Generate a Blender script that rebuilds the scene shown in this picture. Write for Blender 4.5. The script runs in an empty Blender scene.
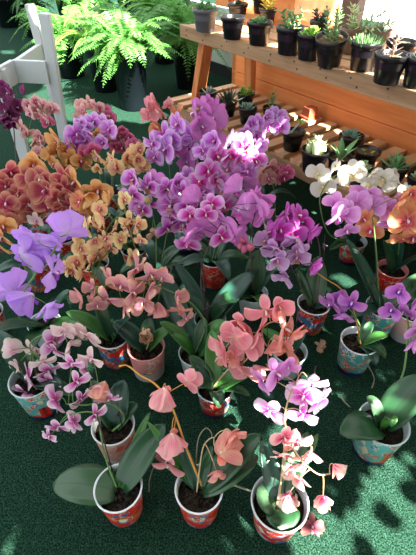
import bpy, bmesh, math, random
from mathutils import Vector, Matrix, noise
R = random.Random(7)
PI = math.pi
C = bpy.context.scene.collection
V = Vector

# ------------------------------------------------------------------ camera model (pinhole of the phone) used to survey the place
FP, PITCH, HC = 417.0, math.radians(41), 1.2
cP, sP = math.cos(PITCH), math.sin(PITCH)
def ray(px, py):
    u = (px-208)/FP; v = (277.5-py)/FP
    return V((u, cP+v*sP, -sP+v*cP))
def at(px, py, z):
    d = ray(px, py); t = (z-HC)/d.z
    return V((0, 0, HC)) + d*t
def at_d(px, py, t): return V((0, 0, HC)) + ray(px, py)*t
def at_y(px, py, y):
    d = ray(px, py); return V((0, 0, HC)) + d*(y/d.y)
def depth(p): return p.y*cP-(p.z-HC)*sP
def proj(p):
    z = p.z-HC; d = p.y*cP-z*sP; v = p.y*sP+z*cP
    return (208+FP*p.x/d, 277.5-FP*v/d)
# shelf frame: a runs along the shelf, b runs back to the wall
SA, SS, SN = V((-.145, 2.449, 0)), V((.6, -.8, 0)), V((.8, .6, 0))
def S(a, b, z): return SA+SS*a+SN*b+V((0, 0, z))
def ab(p): q = p-SA; return q.dot(SS), q.dot(SN)
def at_b(px, py, b):
    d = ray(px, py); o = V((0, 0, HC)); t = (b-(o-SA).dot(SN))/d.dot(SN); return o+d*t
def at_a(px, py, a):
    d = ray(px, py); o = V((0, 0, HC)); t = (a-(o-SA).dot(SS))/d.dot(SS); return o+d*t

# ------------------------------------------------------------------ materials
def lin(c):
    c = c/255.0
    return c/12.92 if c <= .04045 else ((c+.055)/1.055)**2.4
def rgb(r, g, b, k=1.0): return (min(1, lin(r)*k), min(1, lin(g)*k), min(1, lin(b)*k), 1)
class NT:
    def __init__(s, name):
        s.m = bpy.data.materials.new(name); s.m.use_nodes = True
        s.t = s.m.node_tree; s.t.nodes.clear()
        s.out = s.n('ShaderNodeOutputMaterial')
    def n(s, typ, **kw):
        x = s.t.nodes.new(typ)
        for k, v in kw.items(): setattr(x, k, v)
        return x
    def l(s, a, b): s.t.links.new(a, b)
    def ramp(s, fac, stops, interp='LINEAR'):
        r = s.n('ShaderNodeValToRGB'); cr = r.color_ramp; cr.interpolation = interp
        while len(cr.elements) < len(stops): cr.elements.new(.5)
        for e, (p, c) in zip(cr.elements, stops): e.position = p; e.color = c
        s.l(fac, r.inputs[0]); return r.outputs[0]
    def mix(s, fac, a, b, typ='MIX'):
        x = s.n('ShaderNodeMix', data_type='RGBA', blend_type=typ)
        if isinstance(fac, (int, float)): x.inputs[0].default_value = fac
        else: s.l(fac, x.inputs[0])
        for i, c in ((6, a), (7, b)):
            if isinstance(c, tuple): x.inputs[i].default_value = c
            else: s.l(c, x.inputs[i])
        return x.outputs[2]
    def math(s, op, a, b=None, clamp=False):
        x = s.n('ShaderNodeMath', operation=op, use_clamp=clamp)
        for i, c in ((0, a), (1, b)):
            if c is None: continue
            if isinstance(c, (int, float)): x.inputs[i].default_value = c
            else: s.l(c, x.inputs[i])
        return x.outputs[0]
    def noise(s, vec, scale, detail=3, rough=.5):
        x = s.n('ShaderNodeTexNoise'); x.inputs['Scale'].default_value = scale
        x.inputs['Detail'].default_value = detail; x.inputs['Roughness'].default_value = rough
        if vec is not None: s.l(vec, x.inputs['Vector'])
        return x
    def finish(s, col, rough=.5, spec=.5, bump=None, bstr=.3, bdist=.002, transl=None, tcol=None, sheen=0, coat=0):
        p = s.n('ShaderNodeBsdfPrincipled')
        if isinstance(col, tuple): p.inputs['Base Color'].default_value = col
        else: s.l(col, p.inputs['Base Color'])
        if isinstance(rough, (int, float)): p.inputs['Roughness'].default_value = rough
        else: s.l(rough, p.inputs['Roughness'])
        p.inputs['Specular IOR Level'].default_value = spec
        if sheen: p.inputs['Sheen Weight'].default_value = sheen
        if coat: p.inputs['Coat Weight'].default_value = coat; p.inputs['Coat Roughness'].default_value = .15
        if bump is not None:
            b = s.n('ShaderNodeBump'); b.inputs['Strength'].default_value = bstr; b.inputs['Distance'].default_value = bdist
            s.l(bump, b.inputs['Height']); s.l(b.outputs[0], p.inputs['Normal'])
        res = p.outputs[0]
        if transl:
            t = s.n('ShaderNodeBsdfTranslucent')
            c2 = tcol if tcol is not None else col
            if isinstance(c2, tuple): t.inputs[0].default_value = c2
            else: s.l(c2, t.inputs[0])
            mx = s.n('ShaderNodeMixShader'); mx.inputs[0].default_value = transl
            s.l(res, mx.inputs[1]); s.l(t.outputs[0], mx.inputs[2]); res = mx.outputs[0]
        s.l(res, s.out.inputs[0]); return s.m
    def obj(s): return s.n('ShaderNodeTexCoord').outputs['Object']
    def gen(s): return s.n('ShaderNodeTexCoord').outputs['Generated']
    def uv(s):
        u = s.n('ShaderNodeTexCoord').outputs['UV']; x = s.n('ShaderNodeSeparateXYZ'); s.l(u, x.inputs[0])
        return u, x.outputs[0], x.outputs[1]
    def geo(s): return s.n('ShaderNodeNewGeometry').outputs['Position']

_cache = {}
def plain(name, c1, c2=None, scale=20, rough=.6, spec=.4, bump=0, transl=None, bd=.002):
    if name in _cache: return _cache[name]
    t = NT(name); nz = t.noise(t.obj(), scale, 4)
    col = t.mix(nz.outputs[0], c1, c2 or c1)
    _cache[name] = t.finish(col, rough, spec, bump=nz.outputs[0] if bump else None, bstr=bump, bdist=bd, transl=transl)
    return _cache[name]

def petal_mat(name, centre, mid, base, edge, vein=None, spots=None, veinstr=.25, transl=.38, edgew=.55):
    t = NT(name); uvv, u, v = t.uv()
    col = t.ramp(u, [(0, centre), (.14, centre), (.38, mid), (.68, base), (1, base)])
    side = t.math('ABSOLUTE', t.math('SUBTRACT', v, .5)); side = t.math('MULTIPLY', side, 2)
    rim = t.math('MAXIMUM', side, u)
    ef = t.ramp(rim, [(0, (0, 0, 0, 1)), (edgew, (0, 0, 0, 1)), (1, (1, 1, 1, 1))])
    nz = t.noise(t.obj(), 55, 2)
    if vein:
        w = t.n('ShaderNodeTexWave', wave_type='BANDS', bands_direction='Y'); w.inputs['Scale'].default_value = 3.2
        w.inputs['Distortion'].default_value = 2.5; w.inputs['Detail'].default_value = 2
        t.l(uvv, w.inputs['Vector'])
        vf = t.ramp(w.outputs['Fac'], [(0, (0, 0, 0, 1)), (.55, (0, 0, 0, 1)), (1, (veinstr, veinstr, veinstr, 1))])
        col = t.mix(vf, col, vein)
    if spots:
        vo = t.n('ShaderNodeTexVoronoi'); vo.inputs['Scale'].default_value = 9; t.l(uvv, vo.inputs['Vector'])
        sf = t.ramp(vo.outputs['Distance'], [(0, (1, 1, 1, 1)), (.25, (.9, .9, .9, 1)), (.45, (0, 0, 0, 1)), (1, (0, 0, 0, 1))])
        col = t.mix(sf, col, spots)
    col = t.mix(ef, col, edge)
    lo = t.ramp(nz.outputs[0], [(.3, (.9, .9, .9, 1)), (.7, (1, 1, 1, 1))])
    col = t.mix(1, col, lo, 'MULTIPLY')
    m = t.finish(col, .55, .25, transl=transl, sheen=.15)
    return m
def lip_mat(name, c0, c1, c2):
    t = NT(name); uvv, u, v = t.uv()
    col = t.ramp(u, [(0, c0), (.35, c1), (1, c2)])
    return t.finish(col, .45, .3, transl=.2)
def leaf_mat(name, c1, c2, rib, rough=.33, spec=.5, transl=.06):
    t = NT(name); uvv, u, v = t.uv()
    nz = t.noise(t.obj(), 14, 4); col = t.mix(nz.outputs[0], c1, c2)
    w = t.n('ShaderNodeTexWave', wave_type='BANDS', bands_direction='Y'); w.inputs['Scale'].default_value = 6
    w.inputs['Distortion'].default_value = .6; t.l(uvv, w.inputs['Vector'])
    col = t.mix(t.math('MULTIPLY', w.outputs['Fac'], .12), col, rib)
    s = t.math('ABSOLUTE', t.math('SUBTRACT', v, .5))
    rf = t.ramp(s, [(0, (.5, .5, .5, 1)), (.035, (0, 0, 0, 1)), (1, (0, 0, 0, 1))])
    col = t.mix(rf, col, rib)
    return t.finish(col, rough, spec, bump=nz.outputs[0], bstr=.15, transl=transl)

BLK, WHT = (0, 0, 0, 1), (1, 1, 1, 1)
M = {}
M['leaf'] = leaf_mat('orchid_leaf_green', rgb(26, 62, 38), rgb(42, 84, 50), rgb(18, 46, 30))
M['leaf2'] = leaf_mat('orchid_leaf_blue_green', rgb(24, 58, 48), rgb(42, 84, 68), rgb(16, 42, 36))
M['leaf3'] = leaf_mat('orchid_leaf_fresh', rgb(44, 96, 40), rgb(70, 124, 52), rgb(32, 74, 32))
M['leaf4'] = leaf_mat('orchid_leaf_olive', rgb(46, 76, 52), rgb(66, 98, 66), rgb(30, 54, 38))
M['stem_green'] = plain('spike_green', rgb(78, 118, 62), rgb(110, 140, 80), 60, .5)
M['stem_dark'] = plain('spike_purple_brown', rgb(66, 52, 54), rgb(86, 78, 66), 60, .5)
M['stem_orange'] = plain('spike_ochre', rgb(206, 150, 70), rgb(186, 132, 62), 40, .5)
M['stem_pale'] = plain('spike_pale', rgb(176, 160, 116), rgb(200, 170, 130), 40, .5)
M['stake'] = plain('stake_dark', rgb(46, 36, 38), rgb(60, 46, 48), 50, .6)
M['clip'] = plain('clip_purple_black', rgb(44, 32, 44), rgb(60, 44, 56), 50, .4)
M['root'] = plain('aerial_root_grey', rgb(110, 116, 100), rgb(150, 146, 126), 60, .6)
t = NT('bark'); vo = t.n('ShaderNodeTexVoronoi'); vo.inputs['Scale'].default_value = 90; t.l(t.obj(), vo.inputs['Vector'])
M['bark'] = t.finish(t.mix(vo.outputs['Color'], rgb(14, 12, 10), rgb(58, 46, 36)), .9, .2, bump=vo.outputs['Distance'], bstr=.8, bdist=.01)
t = NT('soil'); nz = t.noise(t.obj(), 160, 4)
M['soil'] = t.finish(t.mix(nz.outputs[0], rgb(48, 36, 28), rgb(150, 124, 100)), .9, .2, bump=nz.outputs[0], bstr=.8, bdist=.006)
M['rimwhite'] = plain('pot_white', rgb(226, 228, 232), rgb(206, 212, 220), 10, .3, .5)
M['rimclear'] = plain('pot_pale_clear', rgb(168, 192, 194), rgb(196, 212, 212), 10, .2, .6)
M['pinkpot'] = plain('pot_pink', rgb(232, 158, 158), rgb(216, 140, 142), 10, .4, .5)
M['blackpot'] = plain('nursery_black', rgb(17, 17, 21), rgb(25, 25, 29), 8, .3, .4)
M['greypot'] = plain('nursery_grey', rgb(92, 94, 98), rgb(80, 82, 88), 8, .4, .5)
M['bigpot'] = plain('nursery_green_black', rgb(10, 16, 20), rgb(15, 22, 26), 5, .35, .2)
M['terracotta'] = plain('terracotta', rgb(178, 92, 62), rgb(160, 78, 52), 12, .7, .3)
M['brownpot'] = plain('brown_grey_pot', rgb(140, 118, 106), rgb(120, 100, 92), 12, .7, .3)
for nm, c in (('cream', (232, 214, 178)), ('navy', (32, 44, 92)), ('blue', (70, 130, 176)), ('gold', (214, 164, 76)), ('teal', (64, 150, 150)), ('red', (206, 44, 34)), ('ink', (40, 26, 24)), ('orange', (222, 104, 44)), ('green', (70, 130, 80)), ('white', (232, 230, 226)), ('pink', (226, 150, 140))):
    M['ink_'+nm] = plain('print_'+nm, rgb(*c), rgb(*[max(0, x-14) for x in c]), 60, .4)

def print_mat(name, stops, scale, zband=None, zcol=None, distort=.35, topcol=None, topz=None):
    """blotchy printed decoration: warped cells, hard colour edges; optional bands by height (object z, metres)"""
    t = NT(name); o = t.obj(); nz = t.noise(o, 38, 2)
    ad = t.n('ShaderNodeVectorMath', operation='MULTIPLY_ADD'); t.l(nz.outputs['Color'], ad.inputs[0])
    ad.inputs[1].default_value = (distort*.06,)*3; t.l(o, ad.inputs[2])
    vo = t.n('ShaderNodeTexVoronoi'); vo.inputs['Scale'].default_value = scale; t.l(ad.outputs[0], vo.inputs['Vector'])
    sx = t.n('ShaderNodeSeparateColor'); t.l(vo.outputs['Color'], sx.inputs[0])
    col = t.ramp(sx.outputs[0], stops, 'CONSTANT')
    # thin pale outlines round some cells
    v2 = t.n('ShaderNodeTexVoronoi', feature='DISTANCE_TO_EDGE'); v2.inputs['Scale'].default_value = scale*1.7; t.l(ad.outputs[0], v2.inputs['Vector'])
    ol = t.math('MULTIPLY', t.math('LESS_THAN', v2.outputs['Distance'], .05), t.math('GREATER_THAN', sx.outputs[1], .55))
    col = t.mix(ol, col, rgb(226, 214, 190))
    z = t.n('ShaderNodeSeparateXYZ'); t.l(o, z.inputs[0]); zz = z.outputs[2]
    wob = t.math('ADD', zz, t.math('MULTIPLY', nz.outputs[0], .018))
    if zband: col = t.mix(t.math('LESS_THAN', wob, zband), col, zcol)
    if topz: col = t.mix(t.math('GREATER_THAN', wob, topz), col, topcol)
    return t.finish(col, .38, .5)
r_, n_, te, cr_, o_, bl = rgb(204, 44, 34), rgb(30, 40, 84), rgb(74, 158, 156), rgb(226, 210, 178), rgb(222, 102, 52), rgb(60, 120, 170)
M['p_wave'] = print_mat('pot_print_wave', [(0, te), (.42, cr_), (.52, rgb(200, 60, 46)), (.7, te), (.8, bl), (.9, o_)], 42, .034, n_)
M['p_wave2'] = print_mat('pot_print_wave_light', [(0, rgb(96, 176, 172)), (.5, cr_), (.6, rgb(210, 78, 56)), (.74, rgb(96, 176, 172)), (.86, bl)], 38, .03, n_)
M['p_koi'] = print_mat('pot_print_koi', [(0, rgb(196, 40, 32)), (.4, te), (.62, rgb(196, 40, 32)), (.8, bl), (.92, cr_)], 40, .03, n_)
M['p_rednavy'] = print_mat('pot_print_red_navy', [(0, r_), (.42, n_), (.72, r_), (.84, bl), (.94, rgb(222, 160, 80))], 34, .016, n_, .9)
M['p_red'] = print_mat('pot_print_red', [(0, rgb(222, 44, 32)), (.82, rgb(204, 36, 28)), (.95, rgb(224, 120, 60))], 34, .016, rgb(90, 130, 170))
M['p_redblue'] = print_mat('pot_print_red_white_blue', [(0, r_), (.45, rgb(220, 214, 206)), (.62, bl), (.8, r_)], 40, .018, rgb(60, 90, 150))
M['p_pinkwhite'] = print_mat('pot_print_pink_white', [(0, rgb(226, 150, 146)), (1, rgb(216, 140, 138))], 20, .052, rgb(214, 206, 204))
M['p_blush'] = print_mat('pot_print_blush', [(0, rgb(206, 164, 148)), (.6, rgb(196, 150, 136)), (.85, rgb(206, 96, 80)), (.93, rgb(220, 196, 180))], 30, .03, rgb(190, 186, 180))
M['p_palepink'] = print_mat('pot_print_pale_pink', [(0, rgb(222, 178, 172)), (.85, rgb(212, 130, 116))], 26, .05, rgb(206, 204, 206))

# ------------------------------------------------------------------ mesh builder
class MB:
    def __init__(s): s.v = []; s.f = []; s.uv = []; s.mi = []
    def grid(s, pts, uvs, mi=0):
        """pts[i][j] rows; adds quads"""
        o = len(s.v); nr, nc = len(pts), len(pts[0])
        for i in range(nr):
            for j in range(nc): s.v.append(tuple(pts[i][j])); s.uv.append(uvs[i][j])
        for i in range(nr-1):
            for j in range(nc-1):
                a = o+i*nc+j; s.f.append((a, a+1, a+nc+1, a+nc)); s.mi.append(mi)
    def face(s, pts, mi=0, uv=None):
        o = len(s.v)
        for k, p in enumerate(pts): s.v.append(tuple(p)); s.uv.append(uv[k] if uv else (0, 0))
        s.f.append(tuple(range(o, o+len(pts)))); s.mi.append(mi)
    def tube(s, path, r0, r1=None, n=6, mi=0, cap=True):
        r1 = r0 if r1 is None else r1
        o = len(s.v); m = len(path); up = V((.13, .31, .94))
        for i, p in enumerate(path):
            tg = (path[min(i+1, m-1)]-path[max(i-1, 0)])
            if tg.length < 1e-9: tg = V((0, 0, 1))
            tg.normalize(); x = tg.cross(up)
            if x.length < .05: x = tg.cross(V((1, 0, 0)))
            x.normalize(); y = tg.cross(x)
            r = r0+(r1-r0)*i/max(1, m-1)
            for k in range(n):
                a = 2*PI*k/n; s.v.append(tuple(p+x*(r*math.cos(a))+y*(r*math.sin(a)))); s.uv.append((i/max(1, m-1), k/n))
        for i in range(m-1):
            for k in range(n):
                a = o+i*n+k; b = o+i*n+(k+1) % n; s.f.append((a, b, b+n, a+n)); s.mi.append(mi)
        if cap:
            s.f.append(tuple(o+k for k in range(n))[::-1]); s.mi.append(mi)
            s.f.append(tuple(o+(m-1)*n+k for k in range(n))); s.mi.append(mi)
    def lathe(s, prof, n=40, mi=0, c=V((0, 0, 0)), closed=False):
        o = len(s.v); m = len(prof)
        for i, (r, z) in enumerate(prof):
            for k in range(n):
                a = 2*PI*k/n; s.v.append((c.x+r*math.cos(a), c.y+r*math.sin(a), c.z+z)); s.uv.append((k/n, i/m))
        mis = mi if isinstance(mi, list) else [mi]*(m-1)
        for i in range(m-1):
            for k in range(n):
                a = o+i*n+k; b = o+i*n+(k+1) % n; s.f.append((a, b, b+n, a+n)); s.mi.append(mis[i])
        for idx in (0, m-1):
            if prof[idx][0] > 1e-5 and not closed:
                ring = tuple(o+idx*n+k for k in range(n)); s.f.append(ring[::-1] if idx == 0 else ring); s.mi.append(mis[0] if idx == 0 else mis[-1])
    def blob(s, c, rx, ry, rz, rot=None, nu=8, nv=6, mi=0):
        o = len(s.v); rows = []
        for i in range(nv+1):
            th = PI*i/nv; row = []
            for k in range(nu):
                ph = 2*PI*k/nu; p = V((rx*math.sin(th)*math.cos(ph), ry*math.sin(th)*math.sin(ph), rz*math.cos(th)))
                if rot is not None: p = rot @ p
                s.v.append(tuple(c+p)); s.uv.append((i/nv, k/nu))
        for i in range(nv):
            for k in range(nu):
                a = o+i*nu+k; b = o+i*nu+(k+1) % nu
                s.f.append((a, a+nu, b+nu, b)); s.mi.append(mi)
    def box(s, c, ex, ey, ez, hx, hy, hz, mi=0):
        o = len(s.v)
        for sx in (-1, 1):
            for sy in (-1, 1):
                for sz in (-1, 1): s.v.append(tuple(c+ex*(sx*hx)+ey*(sy*hy)+ez*(sz*hz))); s.uv.append((.5, .5))
        for q in ((0, 1, 3, 2), (4, 6, 7, 5), (0, 4, 5, 1), (2, 3, 7, 6), (0, 2, 6, 4), (1, 5, 7, 3)):
            s.f.append(tuple(o+k for k in q)); s.mi.append(mi)
    def beam(s, p, q, w, h, side=None, mi=0):
        """rectangular timber from p to q; w measured along 'side', h across"""
        d = q-p; L = d.length; d = d.normalized()
        side = side if side is not None else d.cross(V((0, 0, 1)))
        side = (side-d*side.dot(d)).normalized(); up = d.cross(side)
        s.box((p+q)/2, d, side, up, L/2, w/2, h/2, mi)
    def mesh(s, name, mats, smooth=True, bevel=0):
        me = bpy.data.meshes.new(name); me.from_pydata(s.v, [], s.f)
        for m in mats: me.materials.append(m)
        me.polygons.foreach_set('material_index', s.mi)
        uvl = me.uv_layers.new(name='UVMap')
        data = []
        for l in me.loops: data.extend(s.uv[l.vertex_index])
        uvl.data.foreach_set('uv', data)
        if smooth: me.polygons.foreach_set('use_smooth', [True]*len(me.polygons))
        me.update(); return me
    def build(s, name, mats, parent=None, smooth=True, loc=None, bevel=0):
        if not isinstance(mats, (list, tuple)): mats = [mats]
        return link(name, s.mesh(name, mats, smooth), parent, loc, bevel)
def link(name, me, parent=None, loc=None, bevel=0):
    o = bpy.data.objects.new(name, me); C.objects.link(o)
    if parent is not None: o.parent = parent
    if loc is not None: o.location = loc
    if bevel:
        b = o.modifiers.new('bevel', 'BEVEL'); b.width = bevel; b.segments = 2; b.limit_method = 'ANGLE'
    return o
def tag(o, label=None, cat=None, group=None, kind=None):
    if label: o['label'] = label
    if cat: o['category'] = cat
    if group: o['group'] = group
    if kind: o['kind'] = kind
    return o
def empty(name, loc, label, cat, group=None):
    o = bpy.data.objects.new(name, None); C.objects.link(o); o.empty_display_size = .05
    o.location = loc; return tag(o, label, cat, group)
def catmull(pts, n=8):
    out = []; P = [pts[0]*2-pts[1]]+list(pts)+[pts[-1]*2-pts[-2]]
    for i in range(1, len(P)-2):
        p0, p1, p2, p3 = P[i-1:i+3]
        for k in range(n):
            t = k/n
            out.append(.5*((2*p1)+(p2-p0)*t+(2*p0-5*p1+4*p2-p3)*t*t+(3*p1-p0-3*p2+p3)*t**3))
    out.append(pts[-1].copy()); return out
def bez(a, b, c, n=8): return [a*(1-t)**2+b*(2*t*(1-t))+c*t*t for t in [i/n for i in range(n+1)]]

# ------------------------------------------------------------------ blossoms
def add_petal(mb, az, L, W, th0, curl, cross, ruffle=0, peak=.6, blunt=.6, mi=0, nu=9, nv=6, ph=0, twist=0, clawr=.22):
    """one petal starting at the flower's centre, pointing to azimuth az in the flower plane (z = facing)"""
    ca, sa = math.cos(az), math.sin(az); rows, uvs = [], []
    x = z = 0.0; th = th0
    pu = 0.0
    for i in range(nu+1):
        u = 1-(1-i/nu)**1.5; du = u-pu; pu = u
        if u < peak: w = W*(clawr+(1-clawr)*math.sin(PI/2*u/peak)**.9)
        else: w = W*max(0, 1-((u-peak)/(1-peak))**2.3)**.5
        if i == nu: w = W*.1
        th = th0+curl*u; x += math.cos(th)*L*du; z += math.sin(th)*L*du
        row, ur = [], []
        for j in range(nv+1):
            v = j/nv*2-1
            yy = w*v*.5; zz = cross*w*v*v+ruffle*u*math.sin(3.1*v+ph+4*u)*W
            xx = x-(.02*L*v*v if i == nu else 0)
            # side vector stays in plane; normal rotates with bend
            nx, nz = -math.sin(th), math.cos(th)
            px = xx+nx*zz; pz = z+nz*zz+twist*u*yy
            row.append(V((px*ca-yy*sa, px*sa+yy*ca, pz))); ur.append((u, j/nv))
        rows.append(row); uvs.append(ur)
    mb.grid(rows, uvs, mi)
KIND = {  # petal lift, petal curl, sepal lift, sepal curl, cross
    'open': (.16, -.25, .05, -.3, .10), 'cup': (.42, .25, .25, .1, .28), 'bell': (.72, .35, .6, .3, .42),
    'back': (.12, -.3, .02, -.35, -.06), 'star': (.25, -.5, .1, -.6, .3)}
def flower_mesh(name, kind, mats, rnd, star=False, lipscale=1.0):
    th, cu, sth, scu, cr = KIND[kind]; mb = MB()
    j = lambda a: rnd.uniform(-a, a)
    pw = .86 if kind == 'star' else 1.18
    sw = .5 if kind == 'star' else .7
    for az in (90, 215, 325):
        add_petal(mb, math.radians(az+j(7)), .98+j(.06), sw, sth+j(.15), scu+j(.25), cr*.7, .03, .55, .75, ph=j(3))
    for az in (12, 168):
        add_petal(mb, math.radians(az+j(7)), .98+j(.06), pw, th+j(.12)+.06, cu+j(.25), cr+j(.05), .05, .58, .55, ph=j(3))
    return mb.mesh(name, mats)
def lip_mesh(name, mats, rnd, sc=1.0):
    mb = MB(); d = -PI/2
    add_petal(mb, d, .5*sc, .34*sc, .9, -1.2, .25, .03, .8, .6, nu=6, nv=4)
    for k in (-.75, .75): add_petal(mb, d+k, .34*sc, .26*sc, 1.15, -.5, .35, .02, .8, .6, nu=5, nv=4)
    mb.blob(V((0, .02, .16*sc)), .07*sc, .08*sc, .16*sc, Matrix.Rotation(.35, 3, 'X'), 8, 5, mi=1)
    mb.blob(V((0, -.13*sc, .16*sc)), .06*sc, .05*sc, .05*sc, None, 6, 4, mi=2)
    return mb.mesh(name, mats)
def basis(f, rnd, roll=.25):
    z = f.normalized(); up = V((0, 0, 1))
    if abs(z.z) > .93: up = V((rnd.uniform(-1, 1), 1, 0))
    x = up.cross(z).normalized(); y = z.cross(x)
    m = Matrix((x, y, z)).transposed()
    return m @ Matrix.Rotation(rnd.uniform(-roll, roll), 3, 'Z')
def facing(yaw, pitch):
    a, p = math.radians(yaw), math.radians(pitch)
    return V((math.sin(a)*math.cos(p), -math.cos(a)*math.cos(p), -math.sin(p)))

def K(*c): return rgb(*c)
def KP(*c):
    m = sum(c)/3; c = [m+(x-m)*1.14 for x in c]
    return rgb(*[max(0, min(250, x+(252-x)*.12)) for x in c])
white_c, yellow_c = plain('column_white', rgb(236, 222, 232), None, 10), plain('callus_yellow', rgb(222, 176, 60), None, 10)
PAL = {}   # kind of blossom -> (petal material, lip material)
def pal(key, centre, mid, base, edge, lip, **kw):
    PAL[key] = (petal_mat('petal_'+key, K(*centre), KP(*mid), KP(*base), KP(*edge), **kw), lip_mat('lip_'+key, K(*lip[0]), K(*lip[1]), K(*lip[2])))
pal('lilac_big', (236, 206, 246), (220, 176, 246), (216, 168, 248), (204, 150, 244), ((190, 90, 200), (176, 84, 214), (160, 80, 210)), vein=K(176, 120, 222), veinstr=.25)
pal('pale_magenta', (196, 30, 140), (220, 112, 192), (236, 184, 224), (244, 228, 236), ((210, 50, 140), (196, 60, 160), (226, 160, 210)), vein=K(206, 90, 170), veinstr=.35)
pal('cream_pink', (236, 180, 200), (240, 206, 218), (240, 214, 220), (238, 226, 208), ((210, 90, 150), (216, 100, 160), (226, 170, 190)), vein=K(224, 160, 190), veinstr=.3)
pal('salmon', (246, 190, 180), (240, 148, 168), (244, 154, 174), (248, 186, 184), ((240, 190, 120), (226, 90, 110), (240, 170, 160)), vein=K(220, 106, 124), veinstr=.45)
pal('coral', (246, 194, 160), (244, 152, 150), (246, 154, 152), (250, 184, 164), ((246, 196, 120), (230, 90, 90), (240, 160, 130)), vein=K(222, 104, 108), veinstr=.4)
pal('pink_cream_sun', (206, 20, 100), (226, 100, 146), (244, 196, 196), (246, 226, 206), ((220, 50, 110), (220, 60, 120), (240, 170, 190)), vein=K(226, 110, 150), veinstr=.3)
pal('white_magenta', (200, 10, 150), (226, 90, 206), (244, 200, 240), (244, 226, 244), ((210, 30, 150), (206, 40, 160), (236, 150, 220)))
pal('mauve', (232, 160, 190), (226, 166, 186), (230, 172, 176), (236, 182, 160), ((216, 70, 130), (206, 90, 130), (226, 170, 130)), vein=K(200, 110, 150), veinstr=.45)
pal('peach_yellow', (206, 70, 110), (236, 176, 150), (242, 206, 156), (244, 216, 160), ((190, 40, 100), (200, 60, 110), (226, 170, 100)), vein=K(210, 100, 110), veinstr=.4)
pal('yellow_pink', (216, 100, 100), (242, 204, 150), (246, 222, 162), (246, 228, 176), ((200, 60, 100), (206, 80, 110), (236, 200, 120)), spots=K(210, 90, 110))
pal('rust', (206, 50, 130), (180, 62, 90), (194, 100, 106), (230, 172, 142), ((176, 20, 90), (180, 30, 110), (200, 80, 130)), vein=K(150, 40, 60), veinstr=.5)
pal('orange', (206, 120, 70), (212, 146, 84), (218, 162, 98), (228, 182, 122), ((170, 50, 90), (150, 40, 90), (190, 90, 110)), vein=K(190, 100, 60), veinstr=.4)
pal('lilac_edge', (176, 30, 166), (204, 104, 208), (206, 128, 226), (238, 212, 246), ((190, 20, 130), (190, 30, 150), (206, 110, 200)), vein=K(180, 70, 196), veinstr=.4)
pal('magenta_lilac', (166, 16, 140), (196, 64, 188), (216, 132, 222), (240, 206, 244), ((160, 20, 110), (176, 30, 120), (220, 170, 100)), vein=K(180, 40, 170), veinstr=.4)
pal('orchid_pink', (226, 170, 226), (216, 140, 214), (220, 142, 208), (214, 126, 204), ((206, 60, 160), (196, 60, 170), (220, 130, 200)), vein=K(200, 104, 196), veinstr=.4)
pal('vivid', (206, 10, 120), (206, 60, 176), (216, 116, 208), (240, 206, 238), ((200, 10, 100), (206, 20, 120), (220, 90, 180)), vein=K(190, 40, 160), veinstr=.45)
pal('magenta', (226, 30, 170), (206, 56, 186), (214, 86, 200), (226, 130, 220), ((206, 20, 150), (226, 30, 160), (206, 60, 180)), vein=K(170, 40, 160), veinstr=.4)
pal('pale_lilac', (214, 120, 206), (222, 172, 228), (228, 182, 236), (238, 208, 242), ((190, 50, 150), (190, 60, 160), (226, 180, 120)), vein=K(200, 120, 210), veinstr=.35)
pal('violet', (190, 90, 200), (196, 104, 206), (204, 126, 212), (214, 150, 216), ((226, 200, 110), (150, 50, 190), (130, 50, 190)), vein=K(160, 70, 190), veinstr=.4)
pal('white', (236, 230, 190), (240, 238, 226), (242, 240, 232), (244, 242, 236), ((236, 190, 60), (236, 196, 70), (240, 236, 210)))
pal('rose_lilac', (216, 110, 200), (220, 140, 214), (226, 152, 224), (238, 186, 236), ((190, 40, 150), (190, 60, 170), (214, 130, 210)), vein=K(200, 100, 200), veinstr=.4)
pal('coral_orange', (206, 50, 110), (226, 120, 96), (232, 150, 104), (236, 170, 116), ((190, 20, 80), (196, 30, 100), (226, 120, 110)), vein=K(206, 80, 90), veinstr=.4)
pal('dark_purple', (110, 24, 84), (116, 30, 90), (120, 34, 94), (140, 54, 110), ((90, 10, 60), (100, 20, 70), (140, 40, 110)), vein=K(80, 16, 60), veinstr=.5)
pal('pink_spotted', (206, 60, 130), (224, 150, 170), (230, 176, 176), (236, 206, 196), ((190, 30, 110), (200, 60, 130), (220, 140, 160)), spots=K(200, 60, 120))
pal('pink_pale_spot', (216, 110, 150), (224, 160, 170), (226, 176, 170), (230, 196, 180), ((200, 60, 110), (206, 90, 130), (220, 150, 150)), spots=K(204, 96, 130))
pal('crimson', (176, 30, 90), (186, 56, 116), (196, 80, 134), (216, 130, 160), ((160, 10, 70), (180, 40, 100), (200, 100, 140)), spots=K(170, 30, 90))
pal('withered', (206, 170, 140), (214, 184, 156), (206, 172, 146), (196, 156, 130), ((190, 140, 110), (190, 140, 110), (190, 140, 110)))
pal('fallen', (120, 30, 80), (140, 70, 84), (146, 84, 86), (160, 100, 90), ((150, 40, 90), (160, 60, 110), (190, 110, 130)), vein=K(170, 80, 110), veinstr=.4)
_fm = {}
def fmesh(key, kind, var):
    k = (key, kind, var)
    if k not in _fm:
        rnd = random.Random(hash(key) % 1000 if False else sum(map(ord, key+kind))*7+var)
        _fm[k] = (flower_mesh('flower', kind, [PAL[key][0]], rnd), lip_mesh('lip', [PAL[key][1], white_c, yellow_c], rnd))
    return _fm[k]
def put_flower(parent, base, pos, diam, key, kind, f, rnd, roll=.3, name='flower', lip=True):
    fm, lm = fmesh(key, kind, rnd.randrange(3))
    o = link(name, fm, parent); s = diam/2
    mtx = basis(f, rnd, roll).to_4x4(); mtx.translation = pos-base
    o.matrix_local = mtx @ Matrix.Scale(s, 4)
    if lip:
        l = link('lip', lm, o)
    return o

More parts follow.
